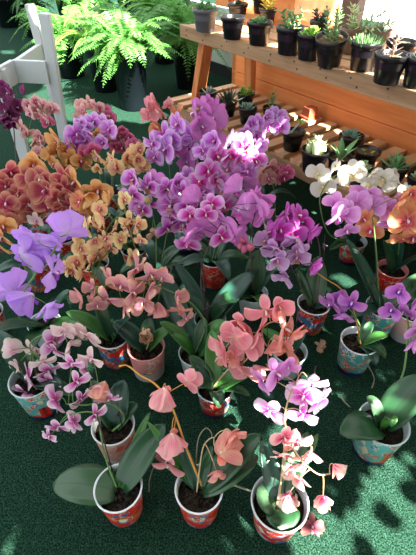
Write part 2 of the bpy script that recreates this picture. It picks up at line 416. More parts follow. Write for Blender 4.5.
# ------------------------------------------------------------------ leaves, pots
def leaf_mb(base, ctrl, tip, W, fold=.18, n=12, nv=6, peak=.85, blunt=.55, twist=0, side=None):
    mb = MB(); pts = bez(base, ctrl, tip, n); rows, uvs = [], []
    sd0 = side if side is not None else (tip-base).cross(V((0, 0, 1)))
    if sd0.length < 1e-4: sd0 = V((1, 0, 0))
    sd0.normalize()
    for i, p in enumerate(pts):
        u = i/n; tg = (pts[min(i+1, n)]-pts[max(i-1, 0)]).normalized()
        sd = (sd0-tg*sd0.dot(tg)).normalized(); nm = sd.cross(tg)
        if nm.z < 0 and side is None: nm = -nm
        a = twist*u; sd, nm = sd*math.cos(a)+nm*math.sin(a), nm*math.cos(a)-sd*math.sin(a)
        w = W*(max(0, math.sin(PI*(.07+.93*u)**peak))**blunt if u < 1 else 0.05)
        row, ur = [], []
        for j in range(nv+1):
            v = j/nv*2-1
            row.append(p+sd*(w*.5*v)+nm*(fold*w*abs(v)**1.3-.04*w)); ur.append((u, j/nv))
        rows.append(row); uvs.append(ur)
    mb.grid(rows, uvs); return mb
def add_leaf(parent, base, b, c, t, W, mat, name='leaf', **kw):
    o = leaf_mb(b-base, c-base, t-base, W, **kw).build(name, M[mat], parent)
    sm = o.modifiers.new('thickness', 'SOLIDIFY'); sm.thickness = .0022; sm.offset = 0
    return o
POTS = {  # outer print, lining, rim radius, base radius, height
    'wave': ('p_wave', 'rimwhite', .060, .049, .14), 'wave2': ('p_wave2', 'rimclear', .067, .053, .15), 'koi': ('p_koi', 'rimclear', .056, .044, .115),
    'rednavy': ('p_rednavy', 'rimwhite', .058, .048, .13), 'red': ('p_red', 'rimwhite', .058, .047, .135), 'redblue': ('p_redblue', 'rimwhite', .068, .054, .13),
    'pinkwhite': ('p_pinkwhite', 'pinkpot', .060, .052, .13), 'blush': ('p_blush', 'rimwhite', .058, .050, .13), 'palepink': ('p_palepink', 'rimwhite', .06, .05, .13),
    'clear': ('rimclear', 'rimclear', .056, .044, .11), 'pinkrim': ('p_red', 'pinkpot', .06, .046, .11), 'plain': ('p_redblue', 'rimwhite', .056, .044, .11)}
def wrapped(mb, pr, poly, th0, z0, off, mi):
    """flat printed motif wrapped on the pot's outside; poly in metres (x along the wall, y up), facing angle th0"""
    r1, r0, h = pr
    pts = []
    for x, y in poly:
        z = z0+y; r = r0+(r1-r0)*z/h+off; a = th0+x/r; pts.append(V((r*math.cos(a), r*math.sin(a), z)))
    mb.face(pts, mi)
def ell(cx, cy, rx, ry, n=14): return [(cx+rx*math.cos(2*PI*k/n), cy+ry*math.sin(2*PI*k/n)) for k in range(n)]
def motif_figure(mb, pr, th):      # round cream face with brows, blue tufts and collar, gold cloud line
    w = lambda poly, mi, off=.0006: wrapped(mb, pr, poly, th, .084, off, mi)
    for sx in (-1, 1): w(ell(sx*.017, .012, .010, .011), 4, .0005)
    w(ell(0, .020, .014, .008), 4, .0005)
    w(ell(0, -.026, .016, .008), 4, .0005)
    w(ell(0, 0, .017, .018, 18), 2, .0008)
    for sx in (-1, 1):
        w([(sx*.004, .004), (sx*.012, .008), (sx*.012, .0105), (sx*.004, .0065)], 3, .0011)
        w(ell(sx*.0075, 0, .0024, .0016, 8), 3, .0011)
        w(ell(sx*.011, -.006, .0028, .0022, 8), 6, .0010)
    w([(-.006, -.010), (0, -.0125), (.006, -.010), (0, -.0105)], 3, .0011)
    prev = None
    for k in range(12):
        x = -.055+.01*k; y = .030+.006*math.sin(k*1.3); 
        if prev: w([(prev[0], prev[1]-.0018), (x, y-.0018), (x, y+.0018), (prev[0], prev[1]+.0018)], 5, .0007)
        prev = (x, y)
def motif_rope(mb, pr, th):       # teal tufted figure over a gold rope
    w = lambda poly, mi, off=.0006: wrapped(mb, pr, poly, th, .084, off, mi)
    w(ell(0, .014, .016, .009), 4); w(ell(-.014, .02, .008, .005), 4); w(ell(.015, .021, .009, .004), 4)
    w(ell(0, -.022, .011, .014), 2, .0008); w(ell(0, -.036, .014, .006), 4, .0007)
    prev = None
    for k in range(15):
        x = -.042+.006*k; y = -.006+.007*math.sin(k*1.05)
        if prev: w([(prev[0], prev[1]-.0028), (x, y-.0028), (x, y+.0028), (prev[0], prev[1]+.0028)], 5, .0010)
        prev = (x, y)
    w(ell(-.012, -.003, .006, .005, 10), 6, .0012)
    for sx in (-1, 1): w([(sx*.005, .010), (sx*.014, .014), (sx*.014, .017), (sx*.005, .013)], 3, .0010)
def motif_label(mb, pr, th, field, wd, ht, zc):    # upright label with brush-written characters
    w = lambda poly, mi, off: wrapped(mb, pr, poly, th, zc, off, mi)
    n = 6
    w([(-wd/2+wd*k/n, -ht/2) for k in range(n+1)]+[(wd/2-wd*k/n, ht/2) for k in range(n+1)], field, .0007)
    cs = ht/3
    for k in range(3):
        cy = ht/2-cs*(k+.5); q = cs*.34
        for (x0, y0, x1, y1) in ((-q, q*.8, q, q*.8), (-q*.8, .1*q, q*.8, .1*q), (-q, -q*.8, q, -q*.8), (0, q, 0, -q*.8) if k != 1 else (-q*.7, q*.8, -q*.7, -q*.8), (q*.7, q*.8, q*.5, -q*.8) if k == 1 else (-q*.9, -q*.2, -q*.4, -q*.7)):
            dx, dy = x1-x0, y1-y0; L = math.hypot(dx, dy); nx, ny = -dy/L*.0011, dx/L*.0011
            w([(x0+nx, cy+y0+ny), (x0-nx, cy+y0-ny), (x1-nx, cy+y1-ny), (x1+nx, cy+y1+ny)], 3, .0012)
MOT = ['ink_cream', 'ink_ink', 'ink_blue', 'ink_gold', 'ink_red', 'ink_orange', 'ink_green', 'ink_white', 'ink_teal']   # slots 2..
def make_pot(root, typ, motif=None, tilt=None):
    pm, lm, r1, r0, h = POTS[typ]; mb = MB(); th = .0022
    prof = [(0.001, .004), (r0-.004, .004), (r0-.003, 0), (r0, .0015), (r1-.0008, h-.006)]
    mb.lathe([(0.0005, .0005)]+[(r0-.004, .0005), (r0, .002), (r1, h-.005)], 48, 0, closed=True)
    mb.lathe([(r1, h-.005), (r1+.0022, h-.004), (r1+.0024, h-.001), (r1+.001, h), (r1-th, h-.0015), (r1-th-.001, h-.01), (r0-th, .02), (.0005, .02)], 48, 1, closed=True)
    if motif: motif(mb, (r1, r0, h))
    o = mb.build('pot', [M[pm], M[lm]]+[M[k] for k in MOT], root)
    bk = MB(); rr = random.Random(int(abs(root.location.x*1000))+3); zf = h*.80; rf = r0-th+(r1-r0)*((zf-.02)/(h-.02))-.0015
    rows, uvs = [], []
    for i in range(7):
        r = rf*i/6; row = [V((r*math.cos(2*PI*k/24), r*math.sin(2*PI*k/24), zf+(rr.uniform(-.004, .006) if 0 < i < 6 else -.002))) for k in range(24)]
        row.append(row[0].copy()); rows.append(row); uvs.append([(i/6, k/24) for k in range(25)])
    bk.grid(rows, uvs)
    for k in range(26):
        a, q = rr.uniform(0, 2*PI), rf*.85*math.sqrt(rr.random()); c = V((q*math.cos(a), q*math.sin(a), zf+.003))
        e = [V((rr.uniform(-1, 1), rr.uniform(-1, 1), rr.uniform(-.4, .4))).normalized()]; e.append(e[0].cross(V((0, 0, 1))).normalized()); e.append(e[0].cross(e[1]))
        bk.box(c, e[0], e[1], e[2], rr.uniform(.004, .009), rr.uniform(.003, .005), rr.uniform(.002, .004))
    bk.build('potting_bark', M['bark'], root, smooth=False)
    return o

def orchid(label, pot, potpx, spikes=(), leaves=(), motif=None, roots=(), rim_z=None, seed=1, group=None, stakes=(), buds=(), leafmat='leaf', gen=None):
    """potpx: pixel of the rim's centre; leaves: (tip px, py, z, width, lift[, mat]); spikes: dicts"""
    rnd = random.Random(seed); pm, lm, r1, r0, h = POTS[pot]
    rc = at(potpx[0], potpx[1], h); base = V((rc.x, rc.y, 0))
    root = empty('potted_orchid', base, label, 'orchid', group or 'orchids standing on the green turf')
    make_pot(root, pot, motif)
    crown = V((base.x, base.y, h*.84))
    for lf in leaves:
        px, py, z, W, lift = lf[:5]; mat = lf[5] if len(lf) > 5 else leafmat
        tip = at(px, py, z); d = (tip-crown); b = crown+V((d.x, d.y, 0)).normalized()*.008
        c = (b+tip)/2+V((0, 0, lift)); kw = lf[6] if len(lf) > 6 else {}
        add_leaf(root, base, b, c, tip, W, mat, **kw)
    if gen:
        n, L, W = gen[:3]; a0 = rnd.uniform(0, 6)
        for k in range(n):
            a = a0+k*2*PI/n+rnd.uniform(-.3, .3); d = V((math.cos(a), math.sin(a), 0)); l = L*rnd.uniform(.75, 1.1); up_ = rnd.uniform(.03, .12)
            b = crown+d*.008; tip = b+d*l+V((0, 0, up_*.4)); c = b+d*l*.45+V((0, 0, up_+.03))
            add_leaf(root, base, b, c, tip, W*rnd.uniform(.85, 1.1), rnd.choice(('leaf', 'leaf2')))
    for sp in spikes:
        path = [crown+V((rnd.uniform(-.01, .01), rnd.uniform(-.01, .01), 0))] + [at(*p) for p in sp['path']]
        cv = catmull(path, 8); mb = MB(); mt = M[sp.get('stem', 'stem_green')]
        mb.tube([p-base for p in cv], sp.get('r', .0026), sp.get('r', .0026)*.6, 7)
        L = len(cv); lo = int(L*sp.get('from', .25))
        fl = []
        for F in sp['fl']:
            px, py = F[0], F[1]; opt = F[2] if len(F) > 2 else {}
            best = min(range(lo, L), key=lambda i: (proj(cv[i])[0]-px)**2+(proj(cv[i])[1]-py)**2)
            q = cv[best]; tdep = depth(q)+opt.get('dd', rnd.uniform(-.03, .02))
            pos = at_d(px, py, tdep)
            if pos.z < .02: pos = at(px, py, .03)
            size = 1.24*opt.get('s', sp['s'])*tdep/FP*rnd.uniform(.92, 1.08)
            f = facing(opt.get('yaw', sp.get('yaw', 0)+rnd.uniform(-1, 1)*1.25*sp.get('jy', 40)), opt.get('pitch', sp.get('pitch', 0)+rnd.uniform(-1, 1)*1.5*sp.get('jp', 18)))
            kinds = sp.get('kinds', ('open', 'cup', 'open', 'cup', 'star', 'back')); kd = opt.get('k', rnd.choice(kinds)); col = opt.get('c', sp['c'])
            fl.append((pos, size, col, kd, f))
            ctrl = pos-f*(size*.35); ctrl = (ctrl+q)/2+V((0, 0, .012))
            back = pos-f*(size*.02)
            mb.tube([p-base for p in bez(q, ctrl, back, 6)], .0013, .0011, 5)
        for B in sp.get('buds', ()):
            px, py, bs = B; best = min(range(lo, L), key=lambda i: (proj(cv[i])[0]-px)**2+(proj(cv[i])[1]-py)**2)
            q = cv[best]; pos = at_d(px, py, depth(q)-.005); mb.tube([q-base, pos-base], .0012, .001, 5)
            bb = MB(); bs2 = bs*depth(q)/FP/2; bb.blob(V((0, 0, 0)), bs2, bs2, bs2*1.25, Matrix.Rotation(rnd.uniform(-1, 1), 3, 'X'), 10, 7)
            bb.build('bud', sp.get('budmat') or M['bud_green' if sp.get('c') == 'magenta_lilac' else 'bud'], root, loc=pos-base)
        mb.build('flower_spike', mt, root)
        for pos, size, col, kd, f in fl: put_flower(root, base, pos, size, col, kd, f, rnd)
    for st in stakes:
        a, b = at(*st[0]), at(*st[1]); a = V((a.x, a.y, max(a.z, .06)))
        mb = MB(); mb.tube([a-base, b-base], .0019, .0016, 6); so = mb.build('stake', M['stake'], root)
        for q in st[2:]:
            p = a+(b-a)*q; mc = MB(); 
            for k in range(3): 
                an = k*2.1+q*5; mc.blob(V((.006*math.cos(an), .006*math.sin(an), .002*k)), .007, .004, .005, Matrix.Rotation(an, 3, 'Z'), 7, 5)
            mc.build('clip', M['clip'], so, loc=p-base)
    for rt in roots:
        pts = [at(*p) for p in rt[1:]]; mb = MB(); mb.tube([p-base for p in catmull(pts, 6)], rt[0], rt[0]*.55, 7); mb.build('aerial_root', M['root'], root)
    return root
M['bud'] = plain('bud_pink', rgb(196, 96, 128), rgb(170, 80, 110), 40, .5)
M['bud_green'] = plain('bud_yellow_green', rgb(206, 200, 140), rgb(180, 180, 110), 40, .5)

# ================================================================== the place
# --- floor: artificial turf
t = NT('artificial_turf'); g = t.geo()
n1 = t.noise(g, 230, 3, .7); n2 = t.noise(g, 60, 3, .6); n3 = t.noise(g, 2.2, 3)
c = t.mix(t.ramp(n1.outputs[0], [(.42, BLK), (.7, WHT)]), rgb(7, 18, 14), rgb(70, 112, 92))
c = t.mix(t.ramp(n2.outputs[0], [(.35, BLK), (.7, WHT)]), t.mix(.5, c, rgb(4, 27, 18)), c)
c = t.mix(t.math('MULTIPLY', n3.outputs[0], .35), c, rgb(9, 50, 33))
M['turf'] = t.finish(c, .85, .04, bump=n1.outputs[0], bstr=.7, bdist=.006)
mb = MB(); mb.face([S(-11, -5, 0), S(5, -5, 0), S(5, 1.46, 0), S(-2, 1.46, 0), S(-2, 5, 0), S(-11, 5, 0)])
tag(mb.build('floor', M['turf'], smooth=False), kind='structure')
M['paving'] = plain('pale_paving', rgb(226, 222, 214), rgb(206, 202, 194), 3, .8)
mb = MB(); mb.face([S(-14, 1.4, -.03), S(14, 1.4, -.03), S(14, 30, -.03), S(-14, 30, -.03)])
tag(mb.build('ground_outside', M['paving'], smooth=False), kind='structure')

# --- timber
def wood(name, c1, c2, c3, along, rough=.6, knots=True, grain=1.0):
    """along: world direction of the grain"""
    t = NT(name); g = t.geo(); al = along.normalized()
    d = t.n('ShaderNodeVectorMath', operation='DOT_PRODUCT'); t.l(g, d.inputs[0]); d.inputs[1].default_value = al
    sc = t.n('ShaderNodeVectorMath', operation='SCALE'); sc.inputs[0].default_value = al
    t.l(t.math('MULTIPLY', d.outputs['Value'], -.93), sc.inputs['Scale'])
    ad = t.n('ShaderNodeVectorMath', operation='ADD'); t.l(g, ad.inputs[0]); t.l(sc.outputs[0], ad.inputs[1])
    a = t.noise(ad.outputs[0], 26, 5, .6); b = t.noise(g, 6, 2)
    col = t.ramp(a.outputs[0], [(.25, c3), (.5, c1), (.75, c2)])
    col = t.mix(t.math('MULTIPLY', b.outputs[0], .35), col, c3)
    if knots:
        v = t.n('ShaderNodeTexVoronoi'); v.inputs['Scale'].default_value = 7; t.l(ad.outputs[0], v.inputs['Vector'])
        v2 = t.n('ShaderNodeTexVoronoi'); v2.inputs['Scale'].default_value = 5.5; t.l(g, v2.inputs['Vector'])
        k = t.ramp(v2.outputs['Distance'], [(0, WHT), (.05, WHT), (.09, BLK), (1, BLK)])
        col = t.mix(t.math('MULTIPLY', k, .6), col, c3)
    return t.finish(col, rough, .3, bump=a.outputs[0], bstr=.25, bdist=.003)
M['wood_rail'] = wood('shelf_wood_rail', rgb(160, 128, 94), rgb(184, 150, 112), rgb(104, 76, 52), SS)
M['wood_slat'] = wood('shelf_wood_slat', rgb(204, 164, 124), rgb(222, 186, 148), rgb(168, 122, 86), SN, knots=False)
M['wood_leg'] = wood('shelf_wood_leg', rgb(206, 128, 74), rgb(222, 150, 92), rgb(160, 88, 48), V((0, 0, 1)))
M['orange'] = wood('orange_stain_boards', rgb(228, 142, 82), rgb(238, 160, 100), rgb(206, 116, 60), SS, .45)
M['white_paint'] = plain('white_paint', rgb(208, 212, 214), rgb(196, 202, 206), 6, .45, .4)
M['white_wall'] = plain('pale_wall', rgb(206, 216, 206), rgb(190, 204, 196), 3, .6)
M['base_black'] = plain('black_baseboard', rgb(26, 36, 40), rgb(20, 26, 30), 8, .5)
M['mullion'] = plain('window_timber', rgb(112, 84, 74), rgb(90, 66, 58), 10, .6)

# --- walls and windows
UZ = V((0, 0, 1))
def slab(mb, a0, a1, b0, b1, z0, z1, mi=0):
    mb.box(S((a0+a1)/2, (b0+b1)/2, (z0+z1)/2), SS, SN, UZ, (a1-a0)/2, (b1-b0)/2, (z1-z0)/2, mi)
WB = .50
mb = MB()
for k in range(5): slab(mb, -.17, 3.2, WB, WB+.035, .002+.15*k, .002+.15*(k+1)-.003)
tag(mb.build('wall_back', M['orange'], smooth=False, bevel=.003), kind='structure')
mb = MB(); slab(mb, -.17, 3.2, WB-.03, WB+.06, .752, .785)
w1 = tag(mb.build('window_1', M['orange'], smooth=False, bevel=.003), kind='structure')
def wpost(name, pxa, pxb, py, mat, w=.06):
    p, q = at_b(pxa, py, WB+.02), at_b(pxb, py, WB+.02); a0, a1 = ab(p)[0], ab(q)[0]
    m = MB(); slab(m, a0, a1, WB-.01, WB+.05, .785, 2.35); m.build(name, M[mat], w1, smooth=False, bevel=.003)
wpost('post', 219, 232, 10, 'orange'); wpost('panel', 269, 298, 10, 'orange'); wpost('mullion', 345, 361, 8, 'mullion'); wpost('mullion', 470, 486, 8, 'mullion')
mb = MB(); slab(mb, -.17, 3.2, WB-.03, WB+.06, 2.35, 2.6); mb.build('head', M['orange'], w1, smooth=False)
t = NT('window_glass'); gl = t.n('ShaderNodeBsdfTransparent'); gs = t.n('ShaderNodeBsdfGlossy'); gs.inputs['Roughness'].default_value = .02
mx = t.n('ShaderNodeMixShader'); mx.inputs[0].default_value = .06; t.l(gl.outputs[0], mx.inputs[1]); t.l(gs.outputs[0], mx.inputs[2]); t.l(mx.outputs[0], t.out.inputs[0]); M['glass'] = t.m
mb = MB(); slab(mb, -.17, 3.2, WB+.018, WB+.022, .785, 2.35); mb.build('pane', M['glass'], w1, smooth=False)
mb = MB(); slab(mb, -.17, -.13, WB, 1.42, 0, 2.6); tag(mb.build('wall_side', M['orange'], smooth=False, bevel=.003), kind='structure')
mb = MB(); slab(mb, -2.0, -.17, 1.42, 1.46, 0, .55); tag(mb.build('wall_far', M['white_wall'], smooth=False), kind='structure')
mb = MB(); slab(mb, -2.0, -.17, 1.405, 1.42, 0, .10); tag(mb.build('baseboard_far', M['base_black'], smooth=False), kind='structure')
mb = MB()
for k in range(2): slab(mb, -.23-1.77*k, -.17-1.77*k, 1.415, 1.465, .55, 2.6)
slab(mb, -2.0, -.17, 1.41, 1.47, .53, .57)
tag(mb.build('window_2', M['white_paint'], smooth=False), kind='structure')

# --- two-tier shelf
UT, LT = .78, .385
root = empty('plant_shelf', S(.7, .3, 0), 'two-tier rough timber shelf holding rows of small black succulent pots by the window', 'shelf')
RB = root.location.copy()
def sh(name, fn, mat, bevel=.003):
    m = MB(); fn(m); m.v = [tuple(V(p)-RB) for p in m.v]; return m.build(name, M[mat], root, smooth=False, bevel=bevel)
sh('front_rail', lambda m: slab(m, 0, 1.95, 0, .035, UT-.058, UT), 'wood_rail')
M['nail'] = plain('nail_rust_black', rgb(40, 32, 30), rgb(60, 44, 38), 30, .6)
def nails(m):
    for k in range(13):
        for z in (UT-.016, UT-.04): m.blob(S(.07+.148*k+.02*math.sin(k*7+z*90), -.0005, z), .0035, .0035, .0035, None, 7, 4)
sh('nail_heads', nails, 'nail', 0)
for b0, b1 in ((.038, .135), (.155, .255), (.275, .375)): sh('plank', lambda m: slab(m, .02, 1.95, b0, b1, UT-.022, UT-.002), 'wood_slat')
sh('end_rail', lambda m: slab(m, 0, .03, .036, .38, UT-.056, UT-.023), 'wood_rail'); sh('end_rail', lambda m: slab(m, 1.9, 1.93, .036, .38, UT-.056, UT-.023), 'wood_rail')
sh('back_rail', lambda m: slab(m, .03, 1.9, .345, .375, UT-.056, UT-.023), 'wood_rail')
sh('front_rail', lambda m: slab(m, -.13, 1.95, -.01, .025, LT-.075, LT-.021), 'wood_rail')
sh('back_rail', lambda m: slab(m, -.13, 1.95, .43, .465, LT-.075, LT-.021), 'wood_rail')
k = 0; a = -.13
while a < 1.9:
    sh('slat', lambda m: slab(m, a, a+.058, -.015, .475, LT-.02, LT), 'wood_slat', .002); a += .1
for aa in (.10, 1.75):
    sh('leg', lambda m: m.beam(S(aa, .10, UT-.058), S(aa-.2, .095, 0), .065, .045, SN), 'wood_leg')
    sh('leg', lambda m: m.beam(S(aa, .40, UT-.04), S(aa, .44, 0), .06, .04, SS), 'wood_leg')

# --- white-painted timber stand, left
f2 = at(66, 150, 0); p2t = at_y(44.5, 13, f2.y); f1 = at(62, 128, 0); p1t = at_y(29.5, 4, f1.y)
root = empty('wooden_stand', f2, 'white-painted timber stand with two upright posts at the left edge', 'stand')
def ws(name, p, q, w, h, side): 
    m = MB(); m.beam(p-f2, q-f2, w, h, side); return m.build(name, M['white_paint'], root, smooth=False, bevel=.004)
EX, EY = V((1, 0, 0)), V((0, 1, 0))
ws('post', f2, p2t, .058, .05, EX); ws('post', f1, p1t, .052, .045, EX)
zr = at_y(40, 72, f2.y).z; k0 = at_y(48, 72.5, f2.y-.03); k1 = at_y(15, 71, f2.y-.03)
ws('front_rail', k0, k1, .028, .125, EY)
k2 = at(-14, 88, k1.z-.01); ws('side_rail', k1, k2, .028, .125, (k2-k1).cross(UZ))
k3 = at_y(41, 52, f1.y-.02); ws('cross_rail', k1+V((0, .02, .0)), k3, .03, .10, (k3-k1).cross(UZ))
l0 = k2+(k1-k2)*.45; ws('leg', V((l0.x, l0.y+.03, 0)), V((l0.x, l0.y+.03, l0.z+.05)), .07, .045, EX)

# ------------------------------------------------------------------ big nursery pots with ferns
def green(name, c1, c2, tr=.4, rough=.45): return plain(name, c1, c2, 9, rough, .4, transl=tr)
M['fern'] = green('fern_green', rgb(70, 134, 58), rgb(118, 176, 92)); M['fern2'] = green('fern_deep', rgb(74, 140, 60), rgb(116, 176, 84))
M['strap'] = green('strap_green', rgb(96, 166, 56), rgb(150, 196, 84)); M['dull'] = green('dull_green', rgb(48, 96, 50), rgb(82, 130, 62))
def big_pot(root, r, h):
    mb = MB(); mb.lathe([(.001, .001), (r*.78, .001), (r*.8, .01), (r*.97, h-.05), (r*1.03, h-.045), (r*1.04, h-.002), (r*1.0, h), (r*.96, h-.01), (r*.93, h-.06), (.001, h-.06)], 40); mb.build('pot', M['bigpot'], root)
    mb = MB(); mb.lathe([(.001, h-.045), (r*.93, h-.05)], 24); mb.build('soil', M['soil'], root)
def frond(name, root, b, d, L, lift, droop, mat, w=.075, n=16, rnd=None):
    mb = MB(); c = b+d*(L*.45)+V((0, 0, lift)); tip = b+d*L+V((0, 0, lift-droop)); pts = bez(b, c, tip, n*2); mb.tube(pts, .0022, .0008, 4)
    for i in range(3, n*2+1):
        u = i/(n*2); p = pts[i]; tg = (pts[i]-pts[i-1]).normalized(); sd = tg.cross(UZ); sd = sd.normalized() if sd.length > .01 else EX; nm = sd.cross(tg)
        ll = w*(math.sin(PI*min(1, .12+.88*u))**.7)*rnd.uniform(.8, 1.1)+.008
        for s in (-1, 1):
            dd = (sd*s+tg*.35-UZ*rnd.uniform(.05, .45)).normalized(); q = p+dd*ll; m = p+dd*ll*.45; wv = tg*(ll*.17)
            mb.face([p, m-wv+nm*.003, q, m+wv+nm*.003])
    return mb.build(name, mat, root, smooth=False)
def fern(label, base, r, h, n, L, seed, mat, lift=(.1, .4), droop=(.1, .45), w=.075, cat='fern'):
    rnd = random.Random(seed); root = empty('potted_fern', base, label, cat, 'potted foliage plants beyond the orchids'); big_pot(root, r, h)
    for k in range(n):
        a = 2*PI*k*.618+rnd.uniform(-.3, .3); d = V((math.cos(a), math.sin(a), 0)); b = d*(r*.3*rnd.random())+V((0, 0, h-.05))
        frond('frond', root, b, d, L*rnd.uniform(.6, 1.1), rnd.uniform(*lift), rnd.uniform(*droop), mat if rnd.random() < .7 else M['fern2'], w, 14, rnd)
    return root
def strap(label, base, r, h, n, L, seed, mat, name='potted_strap_plant', W=.035, up=.5):
    rnd = random.Random(seed); root = empty(name, base, label, 'plant', 'potted foliage plants beyond the orchids'); big_pot(root, r, h)
    for k in range(n):
        a = 2*PI*k*.618+rnd.uniform(-.2, .2); d = V((math.cos(a), math.sin(a), 0)); b = d*(.02+.03*rnd.random())+V((0, 0, h-.05)); l = L*rnd.uniform(.6, 1.1)
        tip = b+d*l*rnd.uniform(.55, .95)+V((0, 0, l*rnd.uniform(-.1, .55))); c = b+d*l*.3+V((0, 0, l*up*rnd.uniform(.9, 1.5)))
        leaf_mb(b, c, tip, W*rnd.uniform(.8, 1.2), .2, 10, 4, .7, .6).build('leaf', mat, root)
    return root
fern('big dark nursery pot with a bright sunlit bushy fern, nearest of the big pots', at(132, 113, 0)+V((0, .13, 0)), .135, .42, 80, .42, 1, M['fern'], lift=(.12, .42), droop=(.05, .3), w=.06)
strap('dark nursery pot with long arching bright strap leaves behind the sunlit fern', at(104, 94, 0)+V((0, .12, 0)), .125, .36, 34, .62, 2, M['strap'])
fern('dark nursery pot with a loose fern next to the white posts', at(70, 80, 0)+V((0, .14, 0)), .14, .38, 26, .5, 3, M['fern2'], lift=(.1, .5))
fern('tall bright fern in a dark pot between the white wall and the shelf leg', at(186, 92, 0)+V((.0, .14, 0)), .11, .38, 60, .44, 4, M['fern'], lift=(.15, .5), w=.06)
fern('bright fern in a dark pot at the top of the turf behind the nearest fern', at(165, 62, 0), .14, .40, 70, .48, 5, M['fern'], lift=(.2, .6), w=.06)
strap('black pot of dull green leaves in the far top left corner', at(12, 26, 0), .2, .36, 22, .6, 6, M['dull'], W=.05)
fern('feathery green fern in a black pot beyond the strap leaved plant', at(100, 52, 0), .16, .42, 40, .62, 8, M['fern'], lift=(.2, .6))
strap('leafy dull green plant in a black pot just right of the far corner pot', at(38, 36, 0), .17, .34, 26, .5, 7, M['dull'], W=.06)
fern('leafy green fern farthest back along the white wall', at(135, 30, 0), .2, .42, 44, .8, 9, M['fern'], lift=(.3, .7))
fern('broad green fern farthest back beyond the white posts', at(75, 28, 0), .2, .42, 40, .8, 10, M['fern2'], lift=(.3, .7))

# ------------------------------------------------------------------ succulents
def sg(n, a, b, tr=.12): M[n] = plain(n, rgb(*a), rgb(*b), 40, .4, .4, transl=tr)
sg('suc_green', (96, 144, 92), (132, 172, 112)); sg('suc_lime', (130, 190, 70), (164, 206, 96)); sg('suc_grey', (120, 160, 146), (160, 188, 168)); sg('suc_dark', (54, 76, 60), (76, 96, 74)); sg('suc_pale', (170, 200, 140), (196, 214, 164)); sg('suc_yellow', (206, 186, 70), (226, 206, 90)); sg('suc_purple', (120, 84, 120), (140, 100, 130)); sg('suc_white', (196, 206, 196), (150, 176, 150)); sg('suc_rust', (150, 96, 66), (170, 120, 84)); sg('suc_pink', (150, 110, 110), (130, 130, 110))
def fat_leaf(mb, b, d, L, W, T, up=UZ, bend=0, mi=0, n=5):
    d = d.normalized(); sd = d.cross(up); sd = sd.normalized() if sd.length > .05 else EX; nm = sd.cross(d); o = len(mb.v)
    rows, uvs = [], []
    for i in range(n+1):
        u = i/n; w = W*.5*(math.sin(PI*(.12+.86*u)))**.7; tt = T*.5*(1-u*.75); p = b+d*(L*u)+nm*(bend*L*u*u)
        rows.append([p+sd*(w*math.cos(2*PI*k/6))+nm*(tt*math.sin(2*PI*k/6)) for k in range(7)]); uvs.append([(u, k/6) for k in range(7)])
    mb.grid(rows, uvs, mi); mb.face(rows[-1][:6], mi)
def rosette(mb, c, n, L, W, T, tilt0=.15, tilt1=1.35, rnd=R, mi=0, bend=.2):
    for k in range(n):
        u = k/n; a = k*2.39996+rnd.uniform(-.1, .1); e = tilt0+(tilt1-tilt0)*u
        d = V((math.cos(a)*math.cos(e), math.sin(a)*math.cos(e), math.sin(e))); fat_leaf(mb, c+V((0, 0, .012*u)), d, L*(1-.45*u)*rnd.uniform(.9, 1.1), W*(1-.3*u), T, bend=bend, mi=mi)
def leafy_stem(mb, b, d, L, n, ll, W, T, rnd, curve=V((0, 0, 0)), mi=0, taper=.6):
    pts = bez(b, b+d*L*.5, b+d*L+curve, 12); mb.tube(pts, .003, .0018, 5, mi=1)
    for k in range(n):
        u = (k+.6)/n; p = pts[min(12, int(u*12))]; tg = (pts[min(12, int(u*12)+1)]-pts[max(0, int(u*12)-1)]).normalized(); x = tg.cross(V((.3, .5, .1))).normalized(); y = tg.cross(x); a = k*PI/2+rnd.uniform(-.2, .2)
        for s in (0, PI): fat_leaf(mb, p, (x*math.cos(a+s)+y*math.sin(a+s)+tg*.7), ll*(1-taper*u*.6), W, T, mi=mi, n=4)
def s_rosette(n=18, L=.045, W=.02, T=.008, **k):
    return lambda mb, r, rnd: rosette(mb, V((0, 0, 0)), n, L, W, T, rnd=rnd, **k)
def s_multi(cnt, **k):
    def f(mb, r, rnd):
        for i in range(cnt):
            a = i*2.4; q = r*.6*math.sqrt((i+.3)/cnt); rosette(mb, V((q*math.cos(a), q*math.sin(a), rnd.uniform(0, .012))), k.get('n', 14), k.get('L', .026), k.get('W', .012), .006, rnd=rnd)
    return f
def s_spiky(n=26, L=.08, W=.011, T=.006, e0=.3, e1=1.4):
    return lambda mb, r, rnd: rosette(mb, V((0, 0, 0)), n, L, W, T, tilt0=e0, tilt1=e1, rnd=rnd, bend=.1)
def s_stems(cnt, L, ll, W, T, spread=.5, nn=9, lean=V((0, 0, 0))):
    def f(mb, r, rnd):
        for i in range(cnt):
            a = i*2.4; q = r*.5*math.sqrt(i/max(1, cnt)); d = V((math.cos(a)*spread*rnd.uniform(.3, 1), math.sin(a)*spread*rnd.uniform(.3, 1), 1)).normalized()
            leafy_stem(mb, V((q*math.cos(a), q*math.sin(a), 0)), d, L*rnd.uniform(.75, 1.1), nn, ll, W, T, rnd, lean)
    return f
def s_mound(n=90):
    def f(mb, r, rnd):
        for i in range(n):
            a, q = rnd.uniform(0, 2*PI), r*.95*math.sqrt(rnd.random()); d = V((math.cos(a)*q/r*.7, math.sin(a)*q/r*.7, 1))
            fat_leaf(mb, V((q*math.cos(a), q*math.sin(a), .0)), d, .042*(1-.3*q/r)*rnd.uniform(.8, 1.1), .006, .005, n=3)
    return f
